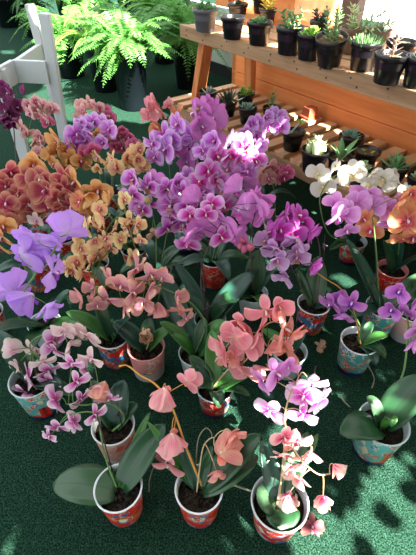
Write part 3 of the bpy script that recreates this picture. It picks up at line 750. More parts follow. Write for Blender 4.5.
def s_cactus(mb, r, rnd):
    for i in range(5):
        a = i*1.5; q = r*.45*(i > 0); h = .05+.035*rnd.random(); c = V((q*math.cos(a), q*math.sin(a), 0)); pr = []
        for k in range(8): pr.append((max(.001, .017*math.sin(PI*(.2+.8*k/7))), h*k/7))
        mb.lathe(pr, 10, 0, c)
        for k in range(10): fat_leaf(mb, c+V((0, 0, h*(.2+.07*k))), V((math.cos(k*2.4), math.sin(k*2.4), .9)), .026, .012, .006, n=3)
def s_bent(mb, r, rnd):
    pts = catmull([V((-.01, 0, 0)), V((.0, 0, .025)), V((.018, 0, .045)), V((.028, .005, .05))], 5); mb.tube(pts, .005, .004, 6, mi=1)
    for k in range(6): fat_leaf(mb, pts[-1], V((math.cos(k*1.05), math.sin(k*1.05), .4)), .026, .012, .004)
    fat_leaf(mb, V((-.02, 0, .003)), V((1, .2, .9)), .03, .016, .008)
def s_gasteria(mb, r, rnd):
    for k in range(6):
        a = k*PI/3+.4; fat_leaf(mb, V((0, 0, 0)), V((math.cos(a)*.6, math.sin(a)*.6, 1)), .095*rnd.uniform(.7, 1.1), .026, .012, bend=-.2, n=7)
def s_none(mb, r, rnd):
    for k in range(7): fat_leaf(mb, V((r*.3*math.cos(k*2), r*.3*math.sin(k*2), 0)), V((math.cos(k*2.2), math.sin(k*2.2), .35)), .018, .009, .005)
def s_jade(mb, r, rnd):
    for i in range(4):
        a = i*1.6; leafy_stem(mb, V((r*.3*math.cos(a), r*.3*math.sin(a), 0)), V((.35*math.cos(a), .35*math.sin(a), 1)).normalized(), .055+.02*rnd.random(), 5, .026, .018, .008, rnd, taper=.2)
def s_trail(mb, r, rnd):
    for i, (d, L) in enumerate(((S(1, .1, .2)-S(0, 0, 0), .17), (S(.8, .5, .5)-S(0, 0, 0), .12), (S(-.5, .3, .8)-S(0, 0, 0), .08), (S(.4, -.5, .9)-S(0, 0, 0), .07))):
        leafy_stem(mb, V((0, 0, 0)), d.normalized(), L, 10, .03, .011, .006, rnd, V((0, 0, .02)), taper=.2)
def succulent(label, rim, z0, r, h, fn, mat, potmat='blackpot', tilt=None, seed=1, group='succulents on the upper shelf', mat2='suc_rust', fill=.82, shape='round'):
    """rim: world xy of the rim's centre; z0 shelf height"""
    rnd = random.Random(seed); root = empty('potted_succulent', V((rim.x, rim.y, z0)), label, 'succulent', group)
    mb = MB(); b = r*.76
    mb.lathe([(.001, .001), (b*.95, .001), (b, .004), (r*.955, h*.80), (r*1.03, h*.80), (r*1.06, h-.001), (r*1.03, h), (r*.98, h-.002), (r*.92, h*.6), (b*.9, .006), (.001, .006)], 36); mb.build('pot', M[potmat], root)
    mb = MB(); rr = [] ; zf = h*fill
    rows = []; uvs = []
    for i in range(5):
        q = r*.94*i/4; row = [V((q*math.cos(2*PI*k/20), q*math.sin(2*PI*k/20), zf+(rnd.uniform(-.003, .003) if 0 < i < 4 else 0))) for k in range(20)]; row.append(row[0].copy()); rows.append(row); uvs.append([(0, 0)]*21)
    mb.grid(rows, uvs); mb.build('soil', M['soil'], root)
    if fn:
        mb = MB(); fn(mb, r, rnd); mb.build('foliage', [M[mat], M[mat2]], root, loc=V((0, 0, zf)))
    if tilt: root.rotation_euler = tilt
    return root
ZU, ZL = UT+.0005, LT+.0005
def up(px, py, *a, h=.085, r=.047, **k):
    h *= 1.0; r *= 1.08
    p = at(px, py, UT+h); return succulent(a[0], p, ZU, r, h, a[1], a[2], **k)
def lo(px, py, *a, h=.075, r=.043, **k):
    h *= 1.08; r *= 1.06
    p = at(px, py, LT+h); return succulent(a[0], p, ZL, r, h, a[1], a[2], group='succulents on the lower slatted shelf', **k)
up(205, 8, 'grey pot with a dusty green rosette clump at the left end of the upper shelf', s_multi(6, n=14, L=.034, W=.016), 'suc_green', potmat='greypot', h=.095, r=.053, seed=11)
up(233, 16, 'black pot of bare soil and tiny sprouts, right next to the grey pot', s_none, 'suc_rust', seed=12, h=.088, r=.047)
up(238, 3, 'round black pot set behind the bare-soil pot on the upper shelf', s_rosette(12, .03), 'suc_dark', seed=13, h=.08)
up(260, 21, 'ridged black pot with low succulents and a tall yellow orange sprig', lambda m, r, q: (s_multi(5, n=12)(m, r, q)), 'suc_green', seed=14, h=.088, r=.047)
up(291, 26, 'straight black pot with a stubby paddle leaved jade plant on the upper shelf', s_jade, 'suc_green', seed=15, h=.098, r=.049)
up(311, 33, 'black pot with a bright lime green rosette at the front of the upper shelf', s_multi(4, n=16, L=.034, W=.018), 'suc_lime', seed=16, h=.09, r=.044)
up(321, 20, 'dark brown rosette on a stem rising behind the lime green rosette', s_stems(3, .05, .03, .014, .006, .5, 6), 'suc_dark', seed=26, h=.085, r=.04)
up(334, 34, 'tilted black pot showing pale soil with needle leaved upright stems', s_stems(4, .10, .026, .006, .005, .35, 14, V((0, .02, .0))), 'suc_green', seed=17, h=.10, r=.05, tilt=(.22, -.12, 0), fill=.86)
up(353, 27, 'brown grey pot with a pale trailing stem reaching right across the window', s_trail, 'suc_pale', potmat='brownpot', seed=18, h=.09, r=.042)
up(367, 41, 'black pot with a tight bright green needle mound on the upper shelf', s_mound(), 'suc_green', seed=19, h=.092, r=.047)
up(379, 29, 'pale pot with a grey green rosette behind the needle mound', s_multi(4, n=12, L=.03), 'suc_grey', seed=20, potmat='brownpot', h=.085)
up(393, 53, 'black pot with a small spiky pagoda shaped succulent near the right edge', s_stems(1, .07, .035, .01, .006, .0, 9), 'suc_pink', seed=21, h=.09, r=.048)
up(402, 40, 'shallow dark pot wedged behind the pagoda succulent', s_none, 'suc_dark', seed=22, h=.075)
up(424, 56, 'black pot cut off by the right edge of the picture on the upper shelf', s_multi(3), 'suc_dark', seed=23, h=.09, r=.046)
up(262, -3, 'dark leafy succulent behind the yellow sprig pot', s_stems(5, .09, .04, .016, .006, .6, 6), 'suc_dark', seed=24, h=.08)
yr = up(268, 8, 'yellow orange sprig in a small black pot behind the ridged black pot', s_stems(4, .05, .04, .009, .005, .9, 5), 'suc_yellow', seed=25, h=.08, r=.038)
lo(208, 91, 'small square-shouldered black pot with a striped green white rosette at the shelf end', s_rosette(12, .05, .014, .008), 'suc_white', seed=31, h=.085, r=.045)
lo(228, 101, 'black pot with long thin spiky grey green leaves on the lower shelf', s_spiky(28, .10, .010), 'suc_dark', seed=32, h=.07)
lo(246, 93, 'black pot with yellow tipped green stems on the lower shelf', s_stems(7, .045, .022, .009, .006, .7, 5), 'suc_lime', seed=33, h=.075)
lo(248, 107, 'black pot crowded with small blue green rosettes on the lower shelf', s_multi(5, n=12, L=.03), 'suc_grey', seed=34, h=.075)
lo(272, 107, 'black pot with one upright stem of paired narrow leaves', s_stems(1, .10, .045, .013, .006, .05, 6), 'suc_green', seed=35, h=.07)
lo(294, 131, 'black pot with a bent pale stem and a few leaves, standing alone on the slats', s_bent, 'suc_lime', seed=36, h=.08, r=.046, mat2='suc_white')
lo(316, 149, 'black pot packed with upright green cactus columns at the shelf front', s_cactus, 'suc_pale', seed=37, h=.09, r=.052)
lo(352, 135, 'round black pot with a blue green rosette behind the long leaved gasteria', s_multi(5, n=12, L=.034), 'suc_grey', seed=38, h=.075, r=.05)
lo(341, 156, 'black pot with thick upright tongue shaped spotted leaves', s_gasteria, 'suc_green', seed=39, h=.075, r=.045)
lo(368, 150, 'wide black bowl with sparse sprouts right of the tongue leaved plant', s_none, 'suc_lime', seed=40, h=.06, r=.05)
lo(362, 167, 'pale lime flower shaped rosettes behind the white orchids', s_multi(5, n=16, L=.03, W=.016), 'suc_pale', seed=41, h=.07, r=.04)
lo(396, 166, 'dark green aloe rosette with pointed leaves in a black pot at the shelf front', s_rosette(22, .075, .022, .01), 'suc_green', seed=42, h=.07, r=.046)
lo(377, 172, 'small purple leaved succulent between the lime rosettes and the aloe', s_rosette(14, .03, .012, .006), 'suc_purple', seed=43, h=.06, r=.028)
lo(421, 176, 'pale green succulent at the right edge beside the aloe', s_multi(4), 'suc_pale', seed=44, h=.07)
# terracotta pot lying upside down on the slats
p = at(310, 112, LT+.03); root = empty('terracotta_pot', V((p.x, p.y, LT+.0005)), 'small square terracotta pot standing empty on the slats against the boards', 'pot')
mb = MB(); q = .034
rows = [[V((sx*w, sy*w, z)) for sx, sy in ((-1, -1), (1, -1), (1, 1), (-1, 1), (-1, -1))] for w, z in ((.024, .055), (.026, .0555), (.033, .012), (.037, .012), (.038, 0), (.034, 0), (.024, .05))]
mb.grid(rows, [[(0, 0)]*5]*7); mb.face(rows[0][:4]); mb.build('pot', M['terracotta'], root, smooth=False, bevel=.002); root.rotation_euler = (0, 0, .5)

# ------------------------------------------------------------------ the orchids (surveyed on the photograph, placed where they stand)
def D(**k): return k
BK, DN = 180, 35
# ---- front row
orchid('orchid in a red pot with a broad dark leaf lying out left over the turf', 'red', (118, 487), motif=lambda mb, pr: motif_rope(mb, pr, -1.36), seed=1,
  leaves=((53, 484, .12, .098, .045, 'leaf4', dict(fold=.08)), (165, 424, .19, .078, .03, 'leaf'), (150, 412, .15, .026, .03, 'leaf3')),
  spikes=(dict(path=[(107, 462, .15), (101, 436, .21), (99, 420, .25), (90, 412, .27), (72, 414, .27)], c='pale_magenta', s=22, kinds=('star', 'open'), jy=60, pitch=15, stem='stem_green', **{'from': .55},
     fl=[(58, 427), (74, 421), (94, 414, D(yaw=60)), (50, 436, D(s=17))]),), stakes=(((112, 470, .13), (97, 415, .27)),))
orchid('orchid in a red pot printed with a round face, drooping salmon blossoms on ochre stem', 'red', (199, 488), motif=lambda mb, pr: motif_figure(mb, pr, -1.60), seed=2,
  leaves=((261, 434, .20, .07, .02, 'leaf'), (258, 456, .15, .078, .03, 'leaf4'), (147, 421, .20, .024, .02, 'leaf3'), (143, 436, .17, .024, .03, 'leaf'), (178, 442, .17, .034, .03, 'leaf2'), (212, 446, .16, .03, .02, 'leaf')),
  spikes=(dict(path=[(187, 450, .19), (177, 420, .25), (168, 400, .29), (155, 384, .31), (141, 376, .32), (128, 366, .33), (119, 366, .34)], c='salmon', s=42, stem='stem_orange', r=.0032, **{'from': .3},
     fl=[(165, 387, D(k='bell', pitch=55, yaw=-30)), (187, 382, D(k='cup', yaw=150, pitch=20, s=28)), (172, 432, D(k='bell', pitch=60, yaw=10)), (169, 462, D(k='star', pitch=30, yaw=-20, s=32))]),
     dict(path=[(202, 452, .19), (208, 440, .22), (215, 437, .23)], c='coral', s=50, stem='stem_pale', r=.002, **{'from': .5}, fl=[(220, 455, D(k='bell', yaw=150, pitch=30, dd=-.02)), (216, 470, D(k='cup', yaw=20, pitch=40, s=22)), (232, 432, D(k='cup', s=24, yaw=30))])),
  roots=((.0019, (196, 466, .13), (198, 440, .17), (206, 428, .18), (212, 436, .17), (203, 445, .16)), (.004, (210, 480, .12), (226, 482, .14), (242, 488, .125), (254, 492, .12)), (.0025, (180, 476, .11), (158, 464, .12), (150, 478, .05), (149, 492, .02)), (.003, (205, 480, .11), (220, 474, .14), (230, 480, .12))))
orchid('sunlit orchid in a white rimmed pot with cream and hot pink blossoms at the front', 'redblue', (280, 501), seed=3,
  leaves=((256, 492, .145, .078, .03, 'leaf4', dict(fold=.05)), (286, 532, .115, .082, .03, 'leaf', dict(fold=.05)), (262, 441, .20, .05, .03, 'leaf2'), (308, 432, .20, .05, .03, 'leaf'), (318, 434, .18, .034, .03, 'leaf3')),
  spikes=(dict(path=[(283, 470, .17), (286, 455, .22), (291, 447, .25), (303, 462, .25), (318, 474, .24), (330, 474, .23)], c='pink_cream_sun', s=25, stem='stem_pale', kinds=('open', 'cup', 'star'), jy=50, pitch=15, **{'from': .35},
     fl=[(284, 437), (297, 441), (285, 455), (305, 459), (290, 466), (299, 475), (312, 452, D(s=20)), (289, 494, D(k='bell', pitch=60, s=30)), (333, 464, D(k='bell', pitch=10, yaw=40, s=22)), (323, 496, D(k='bell', pitch=70, s=24))]),
     dict(path=[(285, 440, .23), (285, 415, .29), (289, 398, .32), (295, 385, .34), (299, 376, .35)], c='white_magenta', s=27, stem='stem_pale', kinds=('open', 'star'), jy=55, pitch=10, **{'from': .45},
     fl=[(262, 380, D(c='rose_lilac')), (276, 374, D(c='rose_lilac', s=30)), (308, 380, D(s=34)), (304, 396, D(s=30)), (270, 411, D(yaw=-30)), (303, 414), (318, 399, D(yaw=60)), (288, 366, D(c='rose_lilac', s=20))])),
  stakes=(((300, 440, .15), (316, 366, .36)),))
orchid('orchid in a teal printed pot with an upright orange label, broad leaves reaching both sides', 'wave2', (384, 422), motif=lambda mb, pr: motif_label(mb, pr, -1.28, 7, .026, .06, .058), seed=4,
  leaves=((340, 434, .16, .09, .045, 'leaf', dict(fold=.08)), (391, 427, .19, .03, .09, 'leaf3'), (367, 396, .18, .04, .04, 'leaf4'), (424, 376, .27, .09, .03, 'leaf'), (398, 418, .19, .02, .03, 'leaf3')),
  spikes=(dict(path=[(396, 405, .16), (399, 384, .22), (404, 370, .25), (407, 345, .31), (408, 322, .36), (402, 304, .40), (396, 296, .41)], c='violet', s=22, stem='stem_green', r=.0034, kinds=('open', 'cup'), jy=40, **{'from': .55},
     fl=[(400, 291, D(s=26)), (392, 309, D(yaw=-40)), (403, 311), (412, 306, D(yaw=30)), (412, 340, D(c='rose_lilac', s=22)), (416, 330, D(c='rose_lilac'))]),),
  stakes=(((393, 415, .14), (402, 384, .22), .95),), roots=((.003, (340, 395, .02), (344, 401, .02), (350, 407, .015)),))
orchid('orchid in a teal and red printed pot with small glossy leaves and few violet blossoms', 'wave', (360, 340), seed=5,
  leaves=((388, 336, .17, .042, .03, 'leaf3'), (386, 358, .12, .05, .05, 'leaf'), (376, 366, .10, .05, .06, 'leaf2'), (372, 322, .17, .036, .03, 'leaf')),
  spikes=(dict(path=[(361, 330, .19), (357, 320, .22), (352, 312, .24), (345, 305, .25)], c='violet', s=22, stem='stem_green', r=.0032, **{'from': .5}, fl=[(331, 303, D(yaw=-50)), (340, 299), (352, 302, D(s=25)), (345, 313, D(yaw=-20, pitch=40, s=20))]),
     dict(path=[(357, 325, .18), (350, 300, .24), (340, 288, .26), (326, 279, .28), (311, 269, .30)], c='violet', s=4, stem='stem_orange', fl=[])), roots=((.0025, (372, 388, .015), (374, 378, .05), (368, 365, .11)),))
orchid('orchid in a teal pot with a red label under pale pink blossoms, left edge', 'wave2', (32, 378), motif=lambda mb, pr: motif_label(mb, pr, -1.05, 6, .030, .056, .045), seed=6, gen=None,
  leaves=((-4, 330, .22, .06, .03, 'leaf2'), (62, 385, .17, .05, .03, 'leaf2'), (22, 350, .2, .05, .03, 'leaf'), (75, 395, .13, .05, .03, 'leaf')),
  spikes=(dict(path=[(34, 360, .19), (30, 345, .25), (40, 336, .30), (62, 334, .32), (88, 340, .31)], c='pale_magenta', s=22, kinds=('open', 'cup', 'star'), jy=60, pitch=15, **{'from': .3},
     fl=[(12, 350, D(c='cream_pink', k='cup', yaw=-150)), (18, 364, D(c='cream_pink', s=15)), (36, 349, D(c='cream_pink', s=24)), (42, 360, D(c='cream_pink')), (53, 342, D(s=26)), (56, 350), (29, 376, D(s=24)), (27, 392, D(s=26, yaw=-20)), (48, 370, D(s=24)), (50, 382), (63, 331, D(c='cream_pink', k='back', yaw=170)), (74, 330, D(c='cream_pink', k='back', yaw=170)), (87, 336, D(c='cream_pink', k='back', yaw=150, s=25)), (68, 343, D(c='cream_pink'))]),))
orchid('orchid in a blush printed pot behind the broad leaved one, spray of starry pink blossoms', 'blush', (113, 425), seed=7,
  leaves=((124, 380, .22, .07, .03, 'leaf2'), (138, 404, .16, .05, .03, 'leaf'), (92, 380, .2, .05, .03, 'leaf')),
  spikes=(dict(path=[(124, 420, .15), (118, 408, .2), (104, 402, .23), (86, 405, .25), (66, 404, .25)], c='pale_magenta', s=23, kinds=('star', 'open'), jy=60, pitch=20, r=.0034, **{'from': .3},
     fl=[(72, 362, D(s=26)), (85, 368), (76, 381, D(s=24)), (56, 399, D(s=28)), (80, 398, D(s=22)), (108, 397, D(s=24)), (105, 381, D(c='coral', k='bell', s=34, pitch=30, yaw=-20)), (98, 391, D(s=20)), (92, 358, D(c='cream_pink'))]),),
  stakes=(((122, 428, .13), (114, 388, .24), .35),))
orchid('leafy orchid in a red and teal pot under the mass of salmon pink blossoms', 'koi', (215, 386), seed=8,
  leaves=((189, 356, .19, .05, .03, 'leaf'), (188, 370, .17, .055, .04, 'leaf2'), (196, 388, .13, .04, .05, 'leaf'), (219, 408, .10, .045, .06, 'leaf'), (250, 396, .13, .034, .05, 'leaf'), (254, 372, .16, .06, .04, 'leaf3'), (212, 330, .22, .055, .04, 'leaf3')),
  spikes=(dict(path=[(228, 370, .18), (244, 362, .24), (250, 350, .29), (244, 336, .33), (234, 330, .34)], c='salmon', s=31, stem='stem_pale', kinds=('open', 'back', 'cup'), jy=70, pitch=10, r=.003, **{'from': .35},
     fl=[(225, 347), (236, 336, D(k='back', yaw=150)), (239, 320, D(k='cup', s=26)), (246, 345, D(k='back', yaw=140)), (228, 357, D(yaw=0, c='coral', s=22)), (247, 372, D(k='back', yaw=160, s=36)), (256, 333), (239, 358)]),))
orchid('orchid in a pale clear pot half hidden behind the salmon pink blossoms', 'clear', (290, 350), seed=9,
  leaves=((262, 330, .17, .05, .03, 'leaf3'), (305, 333, .17, .04, .03, 'leaf2')),
  spikes=(dict(path=[(276, 345, .2), (266, 345, .26), (262, 330, .32), (272, 322, .35), (284, 324, .36)], c='coral', s=31, stem='stem_pale', kinds=('open', 'cup', 'back'), jy=60, **{'from': .35},
     fl=[(266, 310, D(c='salmon', s=33, k='star', yaw=0, pitch=10)), (279, 307, D(c='salmon', s=26)), (284, 330, D(s=36)), (274, 340, D(k='bell', s=28)), (288, 350, D(k='back', yaw=120, pitch=-10, s=32)), (293, 332, D(s=26)), (268, 368, D(c='salmon', k='back', yaw=170, s=26))]),),
  stakes=(((268, 350, .14), (266, 300, .36)),))
orchid('orchid in a red and navy pot, lilac and magenta blossoms on dark arching stems', 'rednavy', (314, 303), seed=10,
  leaves=((318, 256, .25, .078, .02, 'leaf4'), (345, 308, .12, .05, .05, 'leaf2'), (296, 268, .24, .04, .02, 'leaf'), (300, 290, .16, .03, .03, 'leaf3')),
  spikes=(dict(path=[(303, 292, .18), (297, 278, .25), (288, 262, .31), (276, 252, .35), (262, 248, .37), (248, 247, .38)], c='pale_lilac', s=24, stem='stem_dark', kinds=('open', 'cup'), jy=40, pitch=5, **{'from': .35},
     fl=[(282, 246), (299, 238, D(s=25)), (277, 260, D(s=22)), (298, 257, D(s=26, k='star')), (312, 264, D(c='magenta', s=20, yaw=70)), (286, 275, D(s=27)), (275, 247), (296, 250)], buds=((242, 240, 7), (250, 247, 9), (244, 249, 7), (240, 246, 6))),
     dict(path=[(318, 290, .18), (320, 260, .27), (318, 240, .33), (310, 228, .37), (297, 222, .40), (282, 222, .41)], c='magenta', s=22, stem='stem_dark', kinds=('open', 'cup', 'back'), jy=70, pitch=-5, **{'from': .5},
     fl=[(285, 214), (275, 220), (304, 222), (271, 232), (281, 229), (292, 233, D(s=25)), (298, 216), (266, 241, D(c='pale_lilac', yaw=-50)), (309, 231)])),
  stakes=(((322, 290, .13), (325, 235, .30), .8),))
orchid('leafy orchid in a pink and white pot with one withered cream blossom on its rim', 'pinkwhite', (146, 346), seed=11, motif=lambda mb, pr: (wrapped(mb, pr, ell(0, 0, .016, .005), -1.5, .052, .0008, 8), wrapped(mb, pr, ell(.006, .003, .010, .004), -1.5, .052, .001, 9)),
  leaves=((113, 322, .19, .07, .03, 'leaf2'), (172, 328, .18, .05, .03, 'leaf3'), (150, 318, .2, .05, .03, 'leaf')),
  spikes=(dict(path=[(149, 342, .135), (147, 340, .15)], c='withered', s=22, stem='stem_pale', fl=[(148, 338, D(k='bell', yaw=0, pitch=-60))]),))
orchid('orchid in a red and navy pot beside the pink one, small peach yellow blossoms above', 'rednavy', (112, 335), seed=12, leaves=((66, 312, .2, .055, .04, 'leaf3'), (130, 318, .22, .06, .03, 'leaf2'), (96, 300, .24, .05, .03, 'leaf')),
  spikes=(dict(path=[(100, 300, .2), (92, 275, .29), (99, 250, .38), (108, 228, .44), (120, 215, .48), (135, 211, .49)], c='peach_yellow', s=16, kinds=('open', 'cup', 'star'), jy=60, **{'from': .3},
     fl=[(111, 199, D(c='orange', s=20)), (124, 200, D(c='yellow_pink')), (100, 209), (104, 217, D(s=20)), (97, 225), (114, 228, D(s=18)), (130, 220, D(c='yellow_pink', s=18)), (87, 227, D(c='yellow_pink', s=20)), (95, 241), (126, 228, D(c='yellow_pink')), (137, 225), (106, 238), (120, 240, D(c='yellow_pink')), (141, 240, D(c='peach_yellow', s=13))]),
     dict(path=[(104, 305, .2), (94, 282, .27), (100, 262, .33), (112, 250, .37), (128, 242, .39), (140, 238, .40)], c='peach_yellow', s=16, kinds=('open', 'cup'), jy=70, **{'from': .3},
     fl=[(81, 249, D(c='yellow_pink')), (78, 262, D(s=18)), (67, 268, D(c='yellow_pink')), (97, 256, D(s=18)), (84, 274), (73, 272), (132, 257, D(c='yellow_pink', s=18)), (80, 238, D(c='yellow_pink')), (101, 246), (110, 247), (91, 262), (86, 256)])))
orchid('orchid in a pale pot, mauve blossoms on a long green stem reaching far left', 'clear', (196, 352), seed=13, leaves=((157, 262, .27, .07, .03, 'leaf2'), (160, 322, .2, .05, .04, 'leaf3'), (172, 335, .18, .05, .03, 'leaf3'), (225, 320, .2, .06, .04, 'leaf3'), (240, 345, .15, .05, .04, 'leaf'), (205, 318, .2, .05, .03, 'leaf')),
  spikes=(dict(path=[(205, 326, .2), (196, 308, .26), (180, 296, .31), (158, 286, .35), (138, 280, .37), (118, 282, .37), (100, 288, .36)], c='mauve', s=24, kinds=('open', 'cup', 'star', 'back'), jy=60, pitch=5, **{'from': .3},
     fl=[(82, 296, D(s=22)), (94, 288, D(s=20)), (110, 278, D(s=26)), (107, 298, D(s=30, yaw=-10)), (135, 268, D(s=27)), (132, 292, D(s=28, k='star')), (151, 274, D(s=26)), (124, 304, D(s=24)), (142, 303), (121, 285, D(s=28)), (158, 302, D(c='salmon', k='bell', s=28, pitch=50)), (162, 277, D(s=24)), (176, 300, D(s=24)), (180, 311, D(c='coral', s=22, pitch=50)), (185, 318, D(s=18)), (148, 290, D(s=24)), (97, 305, D(s=20))]),),
  stakes=(((208, 335, .13), (208, 300, .24), .8),))
orchid('tall orchid with pink lilac blossoms seen from behind above a big sun flecked leaf', 'clear', (210, 318), seed=14, leaves=((254, 272, .2, .085, .05, 'leaf2', dict(fold=.08)), (175, 262, .22, .05, .03, 'leaf2'), (180, 290, .2, .06, .03, 'leaf2'), (230, 300, .16, .06, .04, 'leaf')),
  spikes=(dict(path=[(202, 296, .2), (201, 272, .28), (205, 255, .34), (214, 236, .40), (224, 218, .46), (232, 206, .50)], c='orchid_pink', s=29, stem='stem_dark', kinds=('back', 'bell'), jy=50, yaw=170, pitch=0, **{'from': .4},
     fl=[(198, 202, D(k='bell', yaw=-150)), (203, 228, D(s=30)), (238, 212, D(s=32)), (234, 233, D(s=30, k='bell', pitch=40)), (258, 203, D(s=26)), (190, 215, D(c='vivid', yaw=0, k='open', s=20)), (188, 244, D(c='vivid', yaw=-20, k='open', s=26)), (221, 237, D(c='vivid', yaw=30, k='open', s=24)), (247, 210, D(s=30)), (226, 222, D(s=28)), (206, 214, D(c='vivid', k='open', yaw=0, s=20)), (212, 204, D(c='vivid', k='open', yaw=10, s=20)), (241, 191, D(s=30)), (195, 234, D(s=26))]),),
  stakes=(((206, 330, .13), (202, 262, .33), .3, .6),))
orchid('orchid with one upright notched leaf beside two dark stakes, pot hidden behind the salmon blossoms', 'clear', (253, 292), seed=15, leaves=((258, 250, .27, .075, .03, 'leaf4'), (218, 306, .17, .07, .04, 'leaf'), (262, 306, .16, .04, .04, 'leaf3'), (275, 270, .2, .05, .03, 'leaf2')),
  spikes=(dict(path=[(252, 278, .22), (250, 250, .33), (252, 225, .42), (257, 208, .48)], c='orchid_pink', s=24, stem='stem_dark', kinds=('back', 'cup'), yaw=120, fl=[(262, 198), (252, 200), (262, 212, D(yaw=60)), (250, 218)], **{'from': .7}),),
  stakes=(((250, 288, .12), (253, 228, .36), .3, .5), ((258, 288, .12), (260, 235, .33), .35)))
# ---- right side
orchid('orchid in a teal and red printed pot under the white blossoms with yellow lips', 'koi', (354, 240), seed=20, leaves=((332, 222, .24, .05, .03, 'leaf'), (365, 225, .24, .05, .03, 'leaf2'), (330, 250, .16, .05, .04, 'leaf'), (345, 215, .24, .05, .03, 'leaf')),
  spikes=(dict(path=[(330, 235, .24), (320, 205, .40), (324, 188, .46), (335, 176, .50), (352, 172, .52), (372, 174, .52), (395, 182, .50)], c='white', s=13.5, kinds=('open', 'cup'), jy=45, pitch=0, **{'from': .3},
     fl=[(318, 173, D(s=20)), (323, 187, D(s=21, yaw=0, pitch=-5, k='open')), (335, 166), (342, 179), (352, 174, D(s=24)), (362, 170), (374, 172), (383, 180, D(s=22)), (393, 172), (397, 184), (404, 190), (369, 184)]),))
orchid('orchid in a teal and red pot with large sunlit rose lilac blossoms on tall stem', 'wave', (384, 306), seed=21, leaves=((346, 238, .29, .058, .02, 'leaf2'), (366, 276, .24, .045, .02, 'leaf2'), (430, 272, .2, .06, .04, 'leaf4'), (350, 318, .12, .05, .05, 'leaf2'), (420, 300, .14, .05, .04, 'leaf4')),
  spikes=(dict(path=[(378, 285, .2), (377, 260, .31), (375, 238, .39), (372, 218, .46), (364, 204, .50), (350, 202, .51), (340, 208, .51)], c='rose_lilac', s=22, kinds=('open', 'cup', 'back'), jy=50, **{'from': .4},
     fl=[(336, 204, D(s=24)), (346, 213, D(s=23, yaw=-10, k='open')), (347, 230, D(s=22, yaw=0, k='open')), (338, 218, D(s=22)), (366, 192, D(s=25, k='back', yaw=150, pitch=-30)), (381, 208, D(s=25, k='back', yaw=150)), (386, 222, D(s=25, k='cup', yaw=120)), (372, 207, D(s=25, k='back', yaw=170)), (358, 203, D(s=26, k='back', yaw=170)), (392, 207, D(s=26))]),),
  stakes=(((378, 300, .12), (374, 225, .42), .35), ((366, 322, .03), (373, 280, .23))))
orchid('orchid in a pink rimmed pot with coral orange magenta lipped blossoms at the right edge', 'pinkrim', (393, 268), seed=22, leaves=((398, 226, .34, .07, .02, 'leaf2'), (425, 256, .22, .06, .03, 'leaf2'), (384, 240, .3, .05, .02, 'leaf')),
  spikes=(dict(path=[(398, 255, .2), (400, 235, .36), (404, 220, .45), (404, 208, .50), (396, 198, .53)], c='coral_orange', s=26, jy=35, **{'from': .35}, fl=[(407, 221, D(s=30, yaw=-5, k='open')), (414, 204), (398, 201, D(s=22)), (363, 219, D(s=22)), (371, 231, D(s=24)), (402, 236, D(s=24)), (413, 238), (411, 193, D(s=20))]),))
orchid('orchid in a pale pink and white pot cut off by the right edge', 'palepink', (413, 310), seed=23, gen=(3, .14, .05))
# ---- left side
orchid('orchid with very large pale lilac blossoms seen from behind, left edge', 'clear', (44, 322), seed=30, leaves=((-6, 332, .2, .07, .04, 'leaf2'), (85, 330, .2, .06, .04, 'leaf3'), (30, 352, .16, .06, .04, 'leaf'), (70, 290, .24, .06, .03, 'leaf2')),
  spikes=(dict(path=[(20, 318, .26), (22, 296, .36), (35, 275, .45), (48, 260, .50), (56, 246, .54), (58, 236, .56)], c='lilac_big', s=42, kinds=('back', 'cup'), yaw=180, jy=40, r=.0036, **{'from': .3},
     fl=[(66, 234, D(s=40, yaw=-170)), (38, 240, D(s=44, yaw=170)), (20, 254, D(s=44, yaw=150)), (34, 254, D(s=36, yaw=180)), (52, 273, D(s=36, k='star', yaw=90, pitch=0)), (13, 293, D(s=42, yaw=-150)), (34, 294, D(s=44, yaw=-60, k='bell', pitch=20)), (46, 304, D(s=28, k='cup', yaw=60, pitch=50))]),))
orchid('orchid of rusty red blossoms with magenta lips massed at the left', 'rednavy', (34, 262), seed=31, gen=(5, .16, .055),
  spikes=(dict(path=[(40, 225, .26), (44, 205, .34), (36, 190, .40), (18, 180, .43), (4, 180, .43)], c='rust', s=24, jy=35, pitch=5, **{'from': .3}, fl=[(10, 172), (28, 178), (6, 186), (18, 195, D(s=20)), (6, 203), (28, 203), (33, 214), (6, 224, D(s=28)), (16, 213), (36, 220, D(c='cream_pink', s=16)), (-2, 214)]),
     dict(path=[(50, 228, .26), (54, 205, .35), (52, 190, .41), (58, 180, .44), (68, 178, .45)], c='rust', s=24, jy=35, pitch=5, **{'from': .3}, fl=[(45, 191, D(s=27)), (63, 177, D(s=24)), (34, 165, D(s=28, c='orange')), (48, 205, D(s=26)), (64, 189), (72, 205, D(s=28)), (58, 198), (50, 176), (72, 192), (40, 179), (75, 182, D(c='orange')), (58, 212)])))
orchid('orchid of soft orange blossoms between the rust red and the peach yellow ones', 'red', (94, 262), seed=32, gen=(4, .16, .055),
  spikes=(dict(path=[(92, 230, .27), (94, 210, .34), (90, 198, .39), (84, 190, .41)], c='orange', s=27, **{'from': .4}, fl=[(88, 194, D(s=36, k='bell', pitch=20)), (80, 202, D(c='coral_orange', s=22)), (98, 190), (77, 214, D(c='rust', s=20))]),))
orchid('orchid of golden yellow blossoms cut off by the left edge', 'plain', (-14, 312), seed=33, gen=(4, .14, .05), spikes=(dict(path=[(-10, 290, .22), (-6, 262, .31), (-2, 240, .37), (1, 232, .39)], c='orange', s=22, stem='stem_green', **{'from': .5}, fl=[(2, 237), (0, 248), (3, 226)]),))
